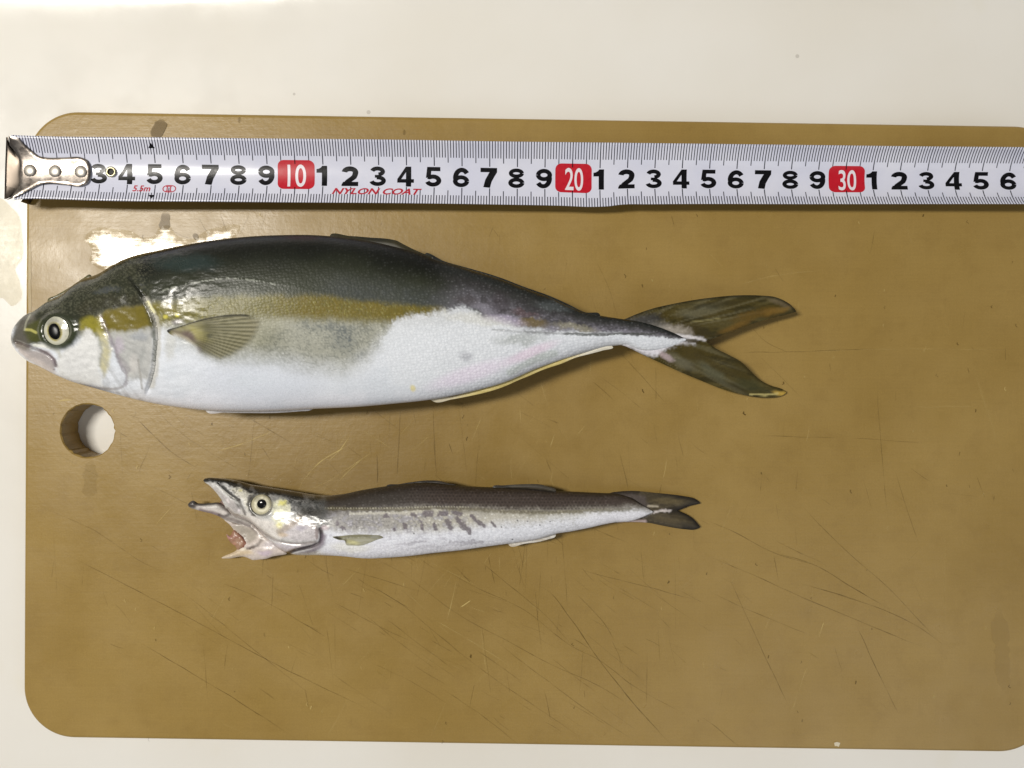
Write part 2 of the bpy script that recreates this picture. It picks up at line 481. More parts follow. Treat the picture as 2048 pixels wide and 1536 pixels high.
LONG = [
 ([(70, 1012), (116, 1100), (386, 1240)][1:] + [(533, 1319), (700, 1401), (782, 1438)], 2.0, .75),
 ([(75, 1010), (190, 1062), (284, 1124), (340, 1150)], 1.6, .45),
 ([(263, 1276), (342, 1322), (450, 1386), (595, 1479)], 1.8, .7),
 ([(328, 1156), (444, 1247), (506, 1298), (636, 1401)], 1.6, .5),
 ([(427, 1160), (485, 1182), (629, 1260), (666, 1283)], 1.8, .6),
 ([(547, 1143), (545, 1180), (543, 1221)], 1.7, .7),
 ([(595, 1161), (612, 1210), (629, 1260)], 1.4, .5),
 ([(269, 833), (300, 864), (346, 906), (400, 940)], 2.0, .75),
 ([(300, 806), (352, 858), (420, 905), (500, 950)], 1.4, .4),
 ([(337, 818), (370, 850), (402, 871)], 1.3, .4),
 ([(300, 887), (290, 915), (284, 927), (277, 950)], 1.6, .6),
 ([(258, 830), (269, 834), (281, 838)], 1.5, .5), ([(272, 820), (269, 834), (262, 842)], 1.5, .5),
 ([(230, 930), (240, 940), (330, 985), (470, 1060)], 1.3, .35),
 ([(402, 919), (390, 935), (370, 965)], 1.3, .4),
 ([(772, 1127), (830, 1165), (912, 1226), (1018, 1284), (1093, 1325), (1213, 1380), (1301, 1442)], 1.8, .62),
 ([(850, 1117), (953, 1175), (1042, 1216), (1141, 1291), (1206, 1325), (1250, 1360), (1397, 1442)], 1.7, .6),
 ([(949, 1114), (1021, 1172), (1093, 1233), (1151, 1298)], 1.7, .6),
 ([(1059, 1163), (1096, 1182), (1141, 1237), (1202, 1325), (1288, 1431), (1346, 1493)], 2.2, .85),
 ([(1148, 1182), (1213, 1254), (1233, 1291)], 1.6, .55),
 ([(700, 1155), (789, 1199), (864, 1260), (963, 1339), (1093, 1428), (1189, 1493)], 1.7, .6),
 ([(714, 1216), (789, 1278), (881, 1346)], 1.5, .5),
 ([(727, 1319), (816, 1360), (912, 1418)], 1.5, .45),
 ([(878, 1373), (973, 1438), (1042, 1493)], 1.8, .6),
 ([(980, 1271), (1042, 1322), (1107, 1370), (1161, 1411), (1288, 1493)], 1.8, .6),
 ([(963, 1247), (970, 1300), (977, 1346), (982, 1394)], 1.5, .55),
 ([(1144, 1132), (1199, 1150), (1260, 1165), (1400, 1202)], 1.6, .55),
 ([(1281, 1100), (1285, 1130), (1288, 1165)], 1.5, .55),
 ([(1223, 1278), (1237, 1310), (1250, 1346)], 1.8, .7),
 ([(1400, 1035), (1460, 1060), (1542, 1103), (1637, 1133)], 1.9, .65),
 ([(1400, 1106), (1526, 1158), (1577, 1182), (1663, 1219), (1716, 1241), (1802, 1277), (1859, 1299)], 1.9, .72),
 ([(1542, 1103), (1637, 1133), (1701, 1173), (1758, 1206), (1786, 1223)], 2.0, .75),
 ([(1596, 1165), (1678, 1189), (1808, 1238), (1859, 1268), (1890, 1293)], 2.2, .85),
 ([(1590, 995), (1640, 1050), (1701, 1109), (1783, 1182), (1846, 1249), (1890, 1295)], 1.9, .7),
 ([(1400, 1173), (1485, 1215), (1536, 1236), (1637, 1277)], 1.8, .6),
 ([(1451, 1138), (1485, 1215), (1527, 1306), (1583, 1423)], 1.8, .7),
 ([(1710, 1242), (1745, 1321), (1777, 1388), (1805, 1442)], 1.8, .72),
 ([(1546, 1106), (1552, 1135), (1557, 1166)], 1.5, .6),
 ([(1400, 1431), (1440, 1461), (1479, 1495)], 1.8, .6),
 ([(1465, 704), (1579, 704), (1709, 699), (1760, 698)], 1.8, .6),
 ([(1501, 652), (1528, 680), (1579, 706)], 1.8, .7),
 ([(1517, 871), (1600, 874), (1683, 876)], 1.7, .55), ([(1695, 876), (1780, 881), (1853, 887)], 1.7, .6),
 ([(1753, 758), (1757, 823), (1763, 900), (1772, 1000), (1778, 1045)], 1.7, .55),
 ([(1790, 940), (1815, 1020), (1838, 1090)], 1.7, .55),
 ([(1725, 955), (1742, 1010), (1750, 1030)], 1.5, .45),
 ([(1595, 940), (1592, 985)], 1.6, .6), ([(1420, 1050), (1400, 1040)], 1.6, .6),
 ([(1180, 500), (1215, 570), (1240, 650), (1280, 760)], 1.5, .38),
 ([(1343, 430), (1348, 452)], 2.4, .8), ([(1092, 574), (1086, 581)], 2.2, .8),
 ([(986, 457), (998, 475)], 1.6, .5), ([(1170, 560), (1200, 640)], 1.2, .3),
 ([(1890, 985), (1960, 995)], 1.5, .35), ([(1500, 1000), (1470, 1060)], 1.3, .35),
 ([(310, 425), (360, 470), (395, 480)], 1.6, .6), ([(395, 430), (420, 470), (432, 478)], 1.5, .6),
 ([(440, 425), (455, 470)], 1.5, .6), ([(500, 425), (480, 470)], 1.4, .5), ([(535, 420), (520, 465)], 1.4, .5),
]
LIGHT = [
 ([(556, 858), (520, 872), (484, 887), (431, 903)], 2.0, .75), ([(605, 962), (640, 925), (697, 890)], 2.0, .8),
 ([(655, 925), (680, 900), (700, 870)], 1.8, .7), ([(665, 975), (710, 930), (745, 905)], 1.7, .6),
 ([(610, 985), (660, 960), (750, 900)], 1.3, .5), ([(1100, 895), (1110, 865)], 2.0, .8),
 ([(1100, 965), (1107, 940)], 1.8, .7), ([(1024, 965), (1022, 925), (1026, 910)], 1.6, .5),
 ([(893, 1247), (914, 1155)], 1.9, .75), ([(920, 1215), (943, 1200)], 2.0, .8), ([(885, 1255), (870, 1300)], 1.3, .5),
 ([(962, 1250), (972, 1345)], 1.4, .5),
 ([(1650, 1239), (1636, 1280)], 1.8, .75), ([(1636, 1280), (1602, 1369), (1577, 1442)], 1.5, .5),
 ([(1475, 570), (1530, 555), (1648, 540)], 2.6, .35), ([(1400, 490), (1450, 540)], 1.6, .3),
 ([(858, 440), (864, 500), (872, 560)], 1.5, .4), ([(920, 440), (915, 530)], 1.5, .4), ([(1040, 465), (1050, 500)], 1.5, .35),
 ([(940, 890), (965, 830)], 1.6, .5), ([(800, 870), (835, 830)], 1.5, .45), ([(1325, 960), (1335, 915)], 1.8, .5),
 ([(575, 870), (610, 830)], 1.6, .6), ([(587, 940), (600, 880)], 1.5, .5), ([(115, 803), (130, 800), (147, 800)], 4.0, .75),
 ([(820, 905), (860, 870)], 1.5, .4), ([(690, 872), (672, 905)], 1.6, .6), ([(1438, 1070), (1470, 1000)], 1.5, .4),
 ([(180, 470), (186, 500)], 1.8, .6), ([(60, 640), (60, 720)], 3, .3),
 ([(1580, 704), (1800, 698), (2040, 700)], 2.0, .25), ([(1810, 815), (1960, 812)], 2.2, .2), ([(1950, 745), (2000, 900)], 5, .14),
]
for p, w, a in LONG: ribbon(p, w * 0.72, DK, a * 0.35, wob=0.7, breaks=0.7)
for p, w, a in LIGHT: ribbon(p, w * 0.8, LT, a * 0.58, breaks=0.9, wob=1.0)
# the many faint knife strokes of the used middle
for k in range(420):
    x = random.gauss(880, 360); y = random.gauss(1130, 210)
    if not (90 < x < 1980 and 440 < y < 1480): continue
    r = random.random()
    ang = math.radians(random.gauss(31, 8)) if r < 0.55 else math.radians(random.gauss(86, 9)) if r < 0.85 else math.radians(random.gauss(-55, 12))
    L = random.uniform(15, 60) if random.random() < 0.7 else random.uniform(60, 200)
    dx, dy = math.cos(ang) * L / 2, math.sin(ang) * L / 2
    light = r >= 0.85 or random.random() < 0.12
    ribbon([(x - dx, y - dy), (x, y + random.uniform(-2, 2)), (x + dx, y + dy)], random.uniform(0.8, 1.5), LT if light else DK,
           random.uniform(0.06, 0.22), breaks=0.8)
for k in range(90):                                  # strokes and nicks between tape and big fish, and on the right
    x = random.uniform(330, 2030); y = random.uniform(425, 1000)
    ang = math.radians(random.gauss(85, 22)); L = random.uniform(8, 60)
    dx, dy = math.cos(ang) * L / 2, math.sin(ang) * L / 2
    ribbon([(x - dx, y - dy), (x + dx, y + dy)], random.uniform(0.8, 1.5), random.choice((DK, DK, LT)), random.uniform(0.08, 0.26), breaks=0.8)
for k in range(120):                                 # pits and specks
    x = random.uniform(70, 2040); y = random.uniform(425, 1490)
    c = DK if random.random() < 0.6 else LT
    L = random.uniform(1.5, 4)
    ribbon([(x, y), (x + L * random.uniform(-1, 1), y + L), (x + L * random.uniform(-1, 1), y + 2 * L)], random.uniform(1.0, 2.4), c, random.uniform(.2, .6), taper=False, breaks=0.1)
for x, y in ((1674, 1489), (206, 470), (213, 499)):
    ribbon([(x - 5, y), (x, y - 1), (x + 5, y + 1)], 7, (225, 215, 190), 0.85, taper=False, breaks=0.1)
WET = (112, 88, 34)
for p, w_, c_, a_ in (([(322, 237), (320, 250), (314, 262), (306, 280)], 24, WET, .75), ([(474, 239), (482, 240)], 13, WET, .4), ([(804, 264), (812, 265)], 11, WET, .35),
        ([(181, 918), (180, 950), (177, 1000)], 27, WET, .10), ([(1998, 1215), (2003, 1300), (2010, 1388)], 30, (172, 146, 92), .22), ([(330, 424), (329, 440), (327, 462)], 20, WET, .6), ([(386, 466), (394, 482)], 9, WET, .6),
        ([(60, 640), (58, 560), (58, 470)], 7, (214, 196, 150), .35)):
    ribbon(p, w_, c_, a_, wob=1.5, breaks=0.1, wv=0.5, taper=True)
o = mesh_obj('cut_marks', RV, RF, marks_mat('scored_plastic', 0.33), board, smooth=False, col=np.array(RC), alpha=np.array(RA))
tag(o, None, None, 'stuff')

# ------------------------------------------------------------------ sheets: closed solids from an outline
def sheet(name, poly, zmid, thick, mat, parent, paint, sp=5.0, smooth_poly=True, under=1.0, zadd=None, alpha=False):
    B = catmull(poly, sp, closed=True) if smooth_poly else np.asarray(poly, float)
    x0, y0 = B.min(0); x1, y1 = B.max(0)
    g = []
    ny = int((y1 - y0) / (sp * 0.87)) + 1
    for j in range(ny + 1):
        yy = y0 + j * sp * 0.87
        xx = np.arange(x0 + (sp / 2 if j % 2 else 0), x1, sp)
        g.append(np.stack([xx, np.full(len(xx), yy)], 1))
    g = np.vstack(g)
    sd = poly_sd(g, B); g = g[sd < -0.55 * sp]
    allp = np.vstack([B, g]); nb = len(B)
    vs, _, fs, ov, _, _ = delaunay_2d_cdt([Vector(p) for p in allp], [(i, (i + 1) % nb) for i in range(nb)], [], 1, 1e-4)
    P = np.array([(v.x, v.y) for v in vs])
    d = line_dist(P, np.vstack([B, B[:1]]))
    isb = d < 1e-3
    zm = zmid(P); t = thick(d)
    zt = zm + np.where(isb, 0, t)
    if zadd is not None: zt = zt + np.where(isb, 0, zadd(P))
    zb = zm - np.where(isb, 0, t * under)
    n = len(P)
    Vt = U(P[:, 0], P[:, 1], zt); Vb = U(P[:, 0], P[:, 1], zb)
    remap = np.arange(n); V = list(Vt); PP = list(P)
    for i in range(n):
        if not isb[i]:
            remap[i] = len(V); V.append(Vb[i]); PP.append(P[i])
    F = []
    for f in fs:
        a, b, c = [P[i] for i in f[:3]]
        ccw = (b[0] - a[0]) * (c[1] - a[1]) - (b[1] - a[1]) * (c[0] - a[0])
        f = list(f) if ccw < 0 else list(f)[::-1]     # photo y runs down
        F.append(tuple(f)); 
        g2 = tuple(int(remap[i]) for i in f[::-1])
        if set(g2) != set(f): F.append(g2)
    PP = np.array(PP)
    pt = paint(PP)
    o = mesh_obj(name, V, F, mat, parent, col=pt.C, alpha=pt.A, uv=PP / 100.0)
    me = o.data
    ev = np.empty(len(me.edges) * 2, np.int32); me.edges.foreach_get('vertices', ev); ev = ev.reshape(-1, 2)
    rim = np.zeros(len(V), bool); rim[:n] = isb
    sh = me.attributes.new('sharp_edge', 'BOOLEAN', 'EDGE')
    sh.data.foreach_set('value', rim[ev[:, 0]] & rim[ev[:, 1]])
    return o

def const(z): return lambda P: np.full(len(P), z)
def pillow(t, w): return lambda d: t * np.sqrt(np.clip(1 - (1 - np.clip(d / w, 0, 1)) ** 2, 0, 1))

# ------------------------------------------------------------------ water on the board
def water_mat():
    m, nt, nd, b = new_mat('thin_water_film')
    out = nd['Material Output']
    nd.remove(b)
    at = N(nt, 'ShaderNodeVertexColor', layer_name='Col')
    tr = N(nt, 'ShaderNodeBsdfTransparent'); gl = N(nt, 'ShaderNodeBsdfGlossy')
    tr.inputs[0].default_value = (0.95, 0.94, 0.91, 1)
    gl.inputs['Roughness'].default_value = 0.12
    fr = N(nt, 'ShaderNodeFresnel'); fr.inputs[0].default_value = 1.40
    tc = N(nt, 'ShaderNodeTexCoord')
    nt.links.new(bump(nt, noise(nt, mapping(nt, tc.outputs['Object'], (60, 900, 1)), 1.0, 2), 0.12, 0.0002), gl.inputs['Normal'])
    # the film breaks up into streaks and dry spots
    streak = noise(nt, mapping(nt, tc.outputs['Object'], (160, 1300, 1)), 1.0, 4, 0.6)
    spot = noise(nt, tc.outputs['Object'], 420, 4, 0.6)
    w = math_n(nt, 'ADD', math_n(nt, 'MULTIPLY', math_n(nt, 'SUBTRACT', streak, 0.5), 0.9), math_n(nt, 'MULTIPLY', math_n(nt, 'SUBTRACT', spot, 0.5), 1.3))
    wet = ramp(nt, math_n(nt, 'ADD', at.outputs['Alpha'], w), [(0.12, 0.0), (0.45, 0.3), (0.72, 1.0)])
    f = math_n(nt, 'MULTIPLY', fr.outputs[0], wet)
    mx = N(nt, 'ShaderNodeMixShader')
    nt.links.new(f, mx.inputs[0]); nt.links.new(tr.outputs[0], mx.inputs[1]); nt.links.new(gl.outputs[0], mx.inputs[2])
    nt.links.new(mx.outputs[0], out.inputs[0])
    return m
def film_paint(B, w):
    def f(P):
        p = Paint(P, (255, 255, 255))
        p.A = np.clip(line_dist(P, np.vstack([B, B[:1]])) / w, 0, 1)
        return p
    return f
M_water = water_mat()
def film(poly, z=0.00030):
    B = catmull(poly, 3.0, closed=True)
    B = B + 2.2 * (np.stack([fbm(B[:, 0] / 7, B[:, 1] / 7, 2), fbm(B[:, 0] / 7 + 9, B[:, 1] / 7, 2)], 1) - 0.5)
    return B
fl = film([(168, 478), (190, 456), (232, 458), (262, 462), (284, 474), (306, 472), (320, 454), (340, 452), (350, 468), (376, 478), (420, 458), (480, 452), (450, 500), (380, 540), (290, 560), (236, 552), (196, 536), (178, 520), (184, 500)])
o = sheet('water_puddle', fl, const(0.00028), lambda d: 0.00003 * np.clip(d / 12, 0, 1), M_water, None, film_paint(fl, 34), sp=4, smooth_poly=False, under=0.5)
tag(o, 'thin puddle of water gleaming on the board above the big fish head', 'puddle')

sm = film([(-30, 400), (0, 396), (20, 412), (36, 430), (44, 470), (42, 520), (30, 536), (38, 560), (40, 600), (24, 612), (4, 596), (-30, 600)])
o = sheet('water_smear', sm, const(-BT + 0.0001), lambda d: 0.00003 * np.clip(d / 12, 0, 1), M_water, None, film_paint(sm, 60), sp=5, smooth_poly=False, under=0.5)
tag(o, 'wet smear of water on the white countertop left of the board', 'puddle')

# ------------------------------------------------------------------ fish bodies
def curve_y(pts):
    c = catmull(pts, 3.0)
    order = np.argsort(c[:, 0], kind='stable')
    return c[order, 0], c[order, 1]
class Body: pass
def fish_body(name, xs, dors, vent, wtab, ztab, paint, disp, mat, parent, ntop=190, nbot=36, expo=0.92, fix_from=60, fix_to=1e9, skew=0.0):
    dx, dy = curve_y(dors); vx, vy = curve_y(vent)
    yd0 = np.interp(xs, dx, dy); yv0 = np.interp(xs, vx, vy)
    wt = catmull(wtab, 3.0); zt = catmull(ztab, 3.0)
    w = np.interp(xs, wt[:, 0], wt[:, 1]) * 0.01; zc = np.interp(xs, zt[:, 0], zt[:, 1]) * 0.01
    wb = np.minimum(w, zc - 0.0001)
    th_t = np.linspace(0, math.pi, ntop); th_b = np.linspace(math.pi, 2 * math.pi, nbot + 2)[1:-1]
    th = np.concatenate([th_t, th_b])
    c = np.cos(th); s = np.sin(th)
    cy = np.sign(c) * np.abs(c) ** expo; sz = np.abs(s) ** expo
    cy = cy + skew * (1 - cy ** 2)                 # the crest of the flank lies nearer the back
    cdv = np.zeros(len(xs)); cvv = np.zeros(len(xs))
    for it in range(5):
        Pd = U(xs, yd0 + cdv, zc); Pv = U(xs, yv0 + cvv, zc)
        mid = (Pd + Pv) / 2; half = (Pd - Pv) / 2
        G = mid[:, None, :] + half[:, None, :] * cy[None, :, None]
        G[..., 2] = zc[:, None] + np.where(s >= 0, w[:, None] * sz, -wb[:, None] * sz)
        Q = PR(G)
        if it < 4:
            bx = (Q[..., 0] / 6).astype(int); b0 = bx.min(); nb = bx.max() - b0 + 1
            mn = np.full(nb, 1e9); mxx = np.full(nb, -1e9)
            np.minimum.at(mn, (bx - b0).ravel(), Q[..., 1].ravel()); np.maximum.at(mxx, (bx - b0).ravel(), Q[..., 1].ravel())
            bc = (np.arange(nb) + b0 + 0.5) * 6
            ok = mn < 1e8
            ed = np.interp(bc, dx, dy) - mn; ev = np.interp(bc, vx, vy) - mxx
            k = np.ones(9) / 9
            ed = np.convolve(np.pad(ed[ok], 4, 'edge'), k, 'valid'); ev = np.convolve(np.pad(ev[ok], 4, 'edge'), k, 'valid')
            f = sstep(fix_from, fix_from + 40, xs) * (1 - sstep(fix_to - 40, fix_to, xs))
            cdv = cdv + 0.8 * f * np.clip(np.interp(xs, bc[ok], ed), -12, 12); cvv = cvv + 0.8 * f * np.clip(np.interp(xs, bc[ok], ev), -12, 12)
    n, m = len(xs), len(th)
    if disp is not None:
        h = disp(Q.reshape(-1, 2)).reshape(n, m)
        G[..., 2] += np.where(s > 0, h * np.clip(s * 1.6, 0, 1), 0)
    V = G.reshape(-1, 3)
    P = PR(V)
    ii, jj = np.meshgrid(np.arange(n - 1), np.arange(m), indexing='ij')
    j2 = (jj + 1) % m
    F = np.stack([ii * m + jj, ii * m + j2, (ii + 1) * m + j2, (ii + 1) * m + jj], -1).reshape(-1, 4)
    F = [tuple(f) for f in F.tolist()] + [tuple(range(m))[::-1], tuple(range((n - 1) * m, n * m))]
    pt = paint(P)
    o = mesh_obj(name, V, F, mat, parent, col=pt.C, alpha=pt.A, uv=P / 100.0)
    top = np.tile(s > 0.03, n)
    kd = KDTree(int(top.sum()))
    ids = np.nonzero(top)[0]
    for i in ids: kd.insert((P[i, 0], P[i, 1], 0), int(i))
    kd.balance()
    zz = V[:, 2]
    def surf(PP, k=4):
        r = np.empty(len(PP))
        for q, p in enumerate(PP):
            hit = kd.find_n((p[0], p[1], 0), k)
            wgt = np.array([1 / (h[2] + 0.2) for h in hit]); r[q] = (wgt * zz[[h[1] for h in hit]]).sum() / wgt.sum()
        return r
    print(name, 'px range', P.min(0), P.max(0), 'verts', len(V))
    o_ = Body(); o_.o = o; o_.surf = surf
    return o_

# ---- the large silver and olive fish
big = empty('yellowtail_fish', (-0.06, 0.02, 0.0))
tag(big, 'large silver fish with dark olive back and yellow stripe, lying below the tape measure', 'fish')
BD = [(30.5, 676), (33, 668), (38, 654), (51, 638), (68, 623), (86, 608), (109, 593), (137, 577), (166, 557.5), (195, 545), (215, 535), (234, 524), (273, 509.5), (312, 501), (350, 493), (400, 484), (440, 478.5), (484, 474), (566, 470), (628, 470), (690, 475), (740, 482), (790, 493), (843, 508), (874, 520), (915, 531), (966, 546.5), (1000, 557), (1050, 576), (1100, 594), (1137, 610.5), (1168, 624), (1211, 632.5), (1250, 638.5), (1280, 643), (1340, 662), (1372, 678)]
BV = [(30.5, 681), (32, 692), (41, 706), (61, 723.5), (92, 742), (143, 764), (195, 779), (256, 796), (300, 806), (341, 813), (412, 821), (484, 823), (556, 822), (626, 818), (720, 813.5), (788, 807.5), (850, 801), (900, 793), (949, 782), (1007, 766), (1081, 735), (1126, 719), (1174, 704), (1224, 692), (1250, 691), (1280, 700), (1340, 694), (1372, 681)]
xs1 = np.concatenate([30.5 + 40 * (np.linspace(0, 1, 26)[:-1]) ** 1.6, np.arange(70.5, 1372, 2.0), [1372]])
W1 = [(30, .16), (34, .34), (42, .50), (55, .62), (80, .80), (120, 1.00), (200, 1.34), (300, 1.58), (450, 1.75), (600, 1.70), (800, 1.42), (1000, 1.00), (1150, .62), (1250, .40), (1320, .24), (1372, .03)]
Z1 = [(30, 1.22), (100, 1.28), (200, 1.42), (450, 1.70), (700, 1.66), (900, 1.58), (1100, 1.46), (1250, 1.32), (1372, 1.15)]
GILL = catmull([(258, 556), (264.6, 566), (281, 586.7), (293, 609), (303.5, 629.7), (309.7, 652.3), (311.7, 675), (308.6, 703.6), (306, 734), (301.5, 755), (292, 783)], 6)
PRE = catmull([(204, 632), (213, 658), (221.5, 683), (232, 703.6), (242, 730), (253, 758), (250, 770), (236, 777), (215, 778), (185, 774), (160, 769)], 6)
MOUTH = catmull([(32, 684), (44, 688), (57, 692), (76, 699.5), (96, 710), (109, 722), (112, 733)], 5)
UPJ = catmull([(52, 690), (66, 688), (84, 692), (100, 701), (112, 716)], 5)

def disp_big(Q):
    h = np.zeros(len(Q))
    d = line_dist(Q, GILL)
    m = (Q[:, 0] < 420) & (Q[:, 0] > 150)
    gx = np.interp(Q[:, 1], GILL[:, 1], GILL[:, 0])
    left = Q[:, 0] < gx
    inr = sstep(550, 600, Q[:, 1]) * (1 - sstep(775, 800, Q[:, 1]))
    h += inr * np.where(left, 0.0009 * np.exp(-(d / 16) ** 2), -0.0007 * np.exp(-(d / 6) ** 2)) * m
    d2 = line_dist(Q, PRE)
    h -= 0.00022 * np.exp(-(d2 / 4.0) ** 2)
    px = np.interp(Q[:, 1], PRE[:30, 1], PRE[:30, 0])
    h += 0.0004 * np.exp(-(((Q[:, 0] - (px - 14)) / 12) ** 2)) * sstep(630, 660, Q[:, 1]) * (1 - sstep(740, 765, Q[:, 1])) * (Q[:, 0] < 300)
    h -= 0.0007 * np.exp(-(line_dist(Q, MOUTH) / 3.2) ** 2)
    h += 0.0004 * np.exp(-(line_dist(Q, UPJ) / 7) ** 2)
    e = np.hypot((Q[:, 0] - 115) / 1.0, Q[:, 1] - 661)
    h += 0.0006 * np.exp(-((e - 33) / 6) ** 2) - 0.0006 * (1 - sstep(20, 30, e))
    # flank waves of the wet skin
    h += 0.0006 * (fbm(Q[:, 0] / 120, Q[:, 1] / 60, 2) - 0.5) * sstep(320, 420, Q[:, 0])
    h += 0.00034 * (fbm(Q[:, 0] / 17, Q[:, 1] / 8, 3) - 0.5) * (1 - sstep(380, 520, Q[:, 0]))
    lat = catmull([(318, 582), (350, 573), (400, 563), (440, 557), (500, 560), (560, 568), (640, 585), (760, 615), (860, 642), (1000, 662), (1250, 666)], 8)
    h += 0.00005 * np.exp(-(line_dist(Q, lat) / 2.4) ** 2)
    return h

def tab(x, pts):
    p = np.array(pts, float); return np.interp(x, p[:, 0], p[:, 1])

def paint_big(P):
    pt = Paint(P, (224, 228, 235))
    x, y = P[:, 0], P[:, 1]
    Wp = pt.W(10, 5); wx, wy = Wp[:, 0], Wp[:, 1]
    big_n = fbm(x / 70, y / 45, 4); med = fbm(x / 14, y / 9, 3); fine = vnoise(x / 2.6, y / 2.2)
    # belly
    pt.mix(sstep(770, 815, wy), (234, 234, 241))
    pt.mix(0.6 * (1 - sstep(40, 110, np.hypot((wx - 520) / 1.6, wy - 745))), (212, 217, 228))
    pt.mix(0.5 * sstep(0.5, 0.75, big_n) * sstep(650, 720, y), (212, 218, 226))
    # mottled grey flank
    Cb = tab(wx, [(300, 700), (380, 690), (440, 722), (500, 716), (560, 724), (620, 738), (690, 744), (735, 720), (760, 690), (800, 660), (1400, 600)])
    m = (1 - sstep(-42, 30, wy - Cb)) * sstep(320, 400, wx)
    pt.mix(m, (166, 166, 153))
    dk = sstep(0.40, 0.70, 0.38 * med + 0.62 * fine + 0.5 * (big_n - 0.5))
    pt.mix(m * dk * 0.6, (112, 115, 108))
    for bx, by, rx, ry, a in ((685, 680, 38, 34, .75), (545, 672, 40, 26, .55), (650, 655, 70, 16, .4), (540, 695, 36, 18, .4), (708, 712, 30, 20, .35)):
        r = np.hypot((wx - bx) / rx, (wy - by) / ry)
        pt.mix(a * (1 - sstep(0.2, 1.0, r)) * (0.45 + 0.55 * dk), (88, 96, 100))
    pt.mix(m * 0.35 * (1 - sstep(60, 130, np.hypot(x - 470, (y - 660) * 1.2))), (150, 146, 110))
    # yellow stripe
    At = tab(wx, [(120, 650), (150, 640), (200, 626), (250, 618), (310, 606), (360, 600), (460, 592), (560, 589), (680, 593), (720, 600), (800, 609), (900, 618), (1000, 634)])
    Bt = tab(wx, [(120, 665), (160, 668), (205, 668), (230, 664), (305, 655), (345, 652), (400, 642), (460, 634), (560, 634), (680, 636), (720, 640), (780, 642), (900, 642)])
    ym = sstep(-20, 10, wy - At) * (1 - sstep(-14, 16, wy - Bt)) * (1 - sstep(880, 925, wx)) * sstep(140, 180, wx)
    pt.mix(ym, (112, 106, 58))
    pt.mix(ym * sstep(500, 620, x), (112, 99, 36))
    pt.mix(ym * 0.6 * (1 - sstep(300, 345, x)) , (128, 118, 36))
    pt.mix(ym * 0.5 * sstep(0.45, 0.7, 0.5 * med + 0.5 * fine), (92, 90, 48))
    pt.mix(ym * 0.5 * sstep(0.72, 0.9, fine), (168, 160, 96))
    # dark back; its near-black dorsal edge has dark reflections painted in
    bm_ = (1 - sstep(-10, 8, wy - At)) * (1 - sstep(1000, 1080, wx))
    Dt = tab(x, [(30, 660)] + BD[1:])
    rel = np.clip((y - Dt) / np.maximum(At - Dt, 1), 0, 1)
    pt.mix(bm_, (48, 51, 37))
    pt.mix(bm_ * (1 - sstep(0.1, 0.75, rel + 0.3 * (big_n - 0.5))), (15, 17, 13))
    pt.mix(bm_ * 0.75 * (1 - sstep(0.3, 1.0, np.hypot((wx - 370) / 95, (wy - 525) / 26))), (42, 56, 54))  # teal sheen of the wet back, painted as colour
    pt.mix(bm_ * 0.55 * (1 - sstep(0.3, 1.0, np.hypot((wx - 235) / 70, (wy - 570) / 34))), (44, 50, 48))
    pt.mix(bm_ * 0.5 * sstep(0.55, 1.0, rel) * sstep(380, 480, x) * (0.5 + fine), (74, 78, 66))
    pt.mix(bm_ * 0.5 * sstep(0.45, 0.9, rel) * sstep(600, 700, x) * (0.4 + med), (70, 74, 76))
    pt.mix(bm_ * 0.5 * (1 - sstep(0.0, 0.3, rel)), (20, 22, 17))
    # rear: back fades through violet grey to white along the flank
    Rt = tab(wx, [(880, 640), (905, 622), (930, 618), (1000, 640), (1050, 658), (1100, 664), (1250, 667), (1300, 672), (1400, 684)])
    Rd = tab(x, BD)
    rel2 = np.clip((wy - Rd) / np.maximum(Rt - Rd, 1), 0, 1.3)
    rm = sstep(845, 970, wx + 40 * (big_n - 0.5))
    hi = rm * (1 - sstep(0.78, 1.12, rel2 + 0.25 * (med - 0.5)))
    pt.mix(hi, (58, 58, 57))
    pt.mix(hi * sstep(0.28, 0.95, rel2 + 0.2 * (med - 0.5)) * 0.95, (138, 135, 146))
    pt.mix(hi * 0.7 * sstep(0.45, 0.7, med) * (1 - sstep(0.7, 1.0, rel2)), (52, 50, 50))
    pt.mix(hi * (1 - sstep(0.05, 0.35, rel2)), (38, 42, 40))
    pt.mix(hi * (1 - sstep(0.0, 0.10, rel2)), (18, 22, 22))
    for bx, by, rx, ry, c_, a in ((1062, 646, 46, 13, (112, 96, 52), .8), (1050, 628, 40, 9, (92, 74, 76), .7), (1000, 608, 30, 26, (66, 60, 64), .6), (1150, 655, 60, 10, (150, 145, 120), .6), (935, 600, 34, 14, (60, 54, 52), .6), (1110, 612, 50, 14, (96, 102, 104), .5)):
        pt.blob(bx, by, rx, ry, c_, a, rot=8, warp=14, fine=6)
    pt.blob(890, 624, 4, 10, (160, 150, 70), .8, warp=4); pt.blob(860, 640, 3, 7, (150, 150, 120), .6)
    # white flank behind the broken edge of the stripe
    pt.poly([(790, 770), (770, 716), (764, 682), (780, 656), (790, 641), (812, 634), (850, 628), (880, 625), (905, 616), (926, 611), (952, 628), (1000, 652), (1010, 690), (960, 740), (860, 780)], (224, 228, 234), 7, .85, warp=12, fine=9)
    pt.blob(960, 640, 110, 14, (206, 204, 190), .4, rot=8, warp=14, fine=5)
    pt.blob(1040, 678, 70, 18, (156, 162, 156), .55 , rot=-4, warp=18, fine=7)
    pt.blob(933, 712, 20, 15, (176, 178, 186), .7, warp=10, fine=6)
    pt.blob(1060, 706, 80, 15, (232, 212, 230), .7, rot=-22); pt.blob(940, 748, 120, 24, (234, 222, 240), .65, rot=-18); pt.blob(1010, 640, 60, 14, (186, 176, 200), .5, rot=10, warp=12)  # pink and violet shimmer of the flank painted in
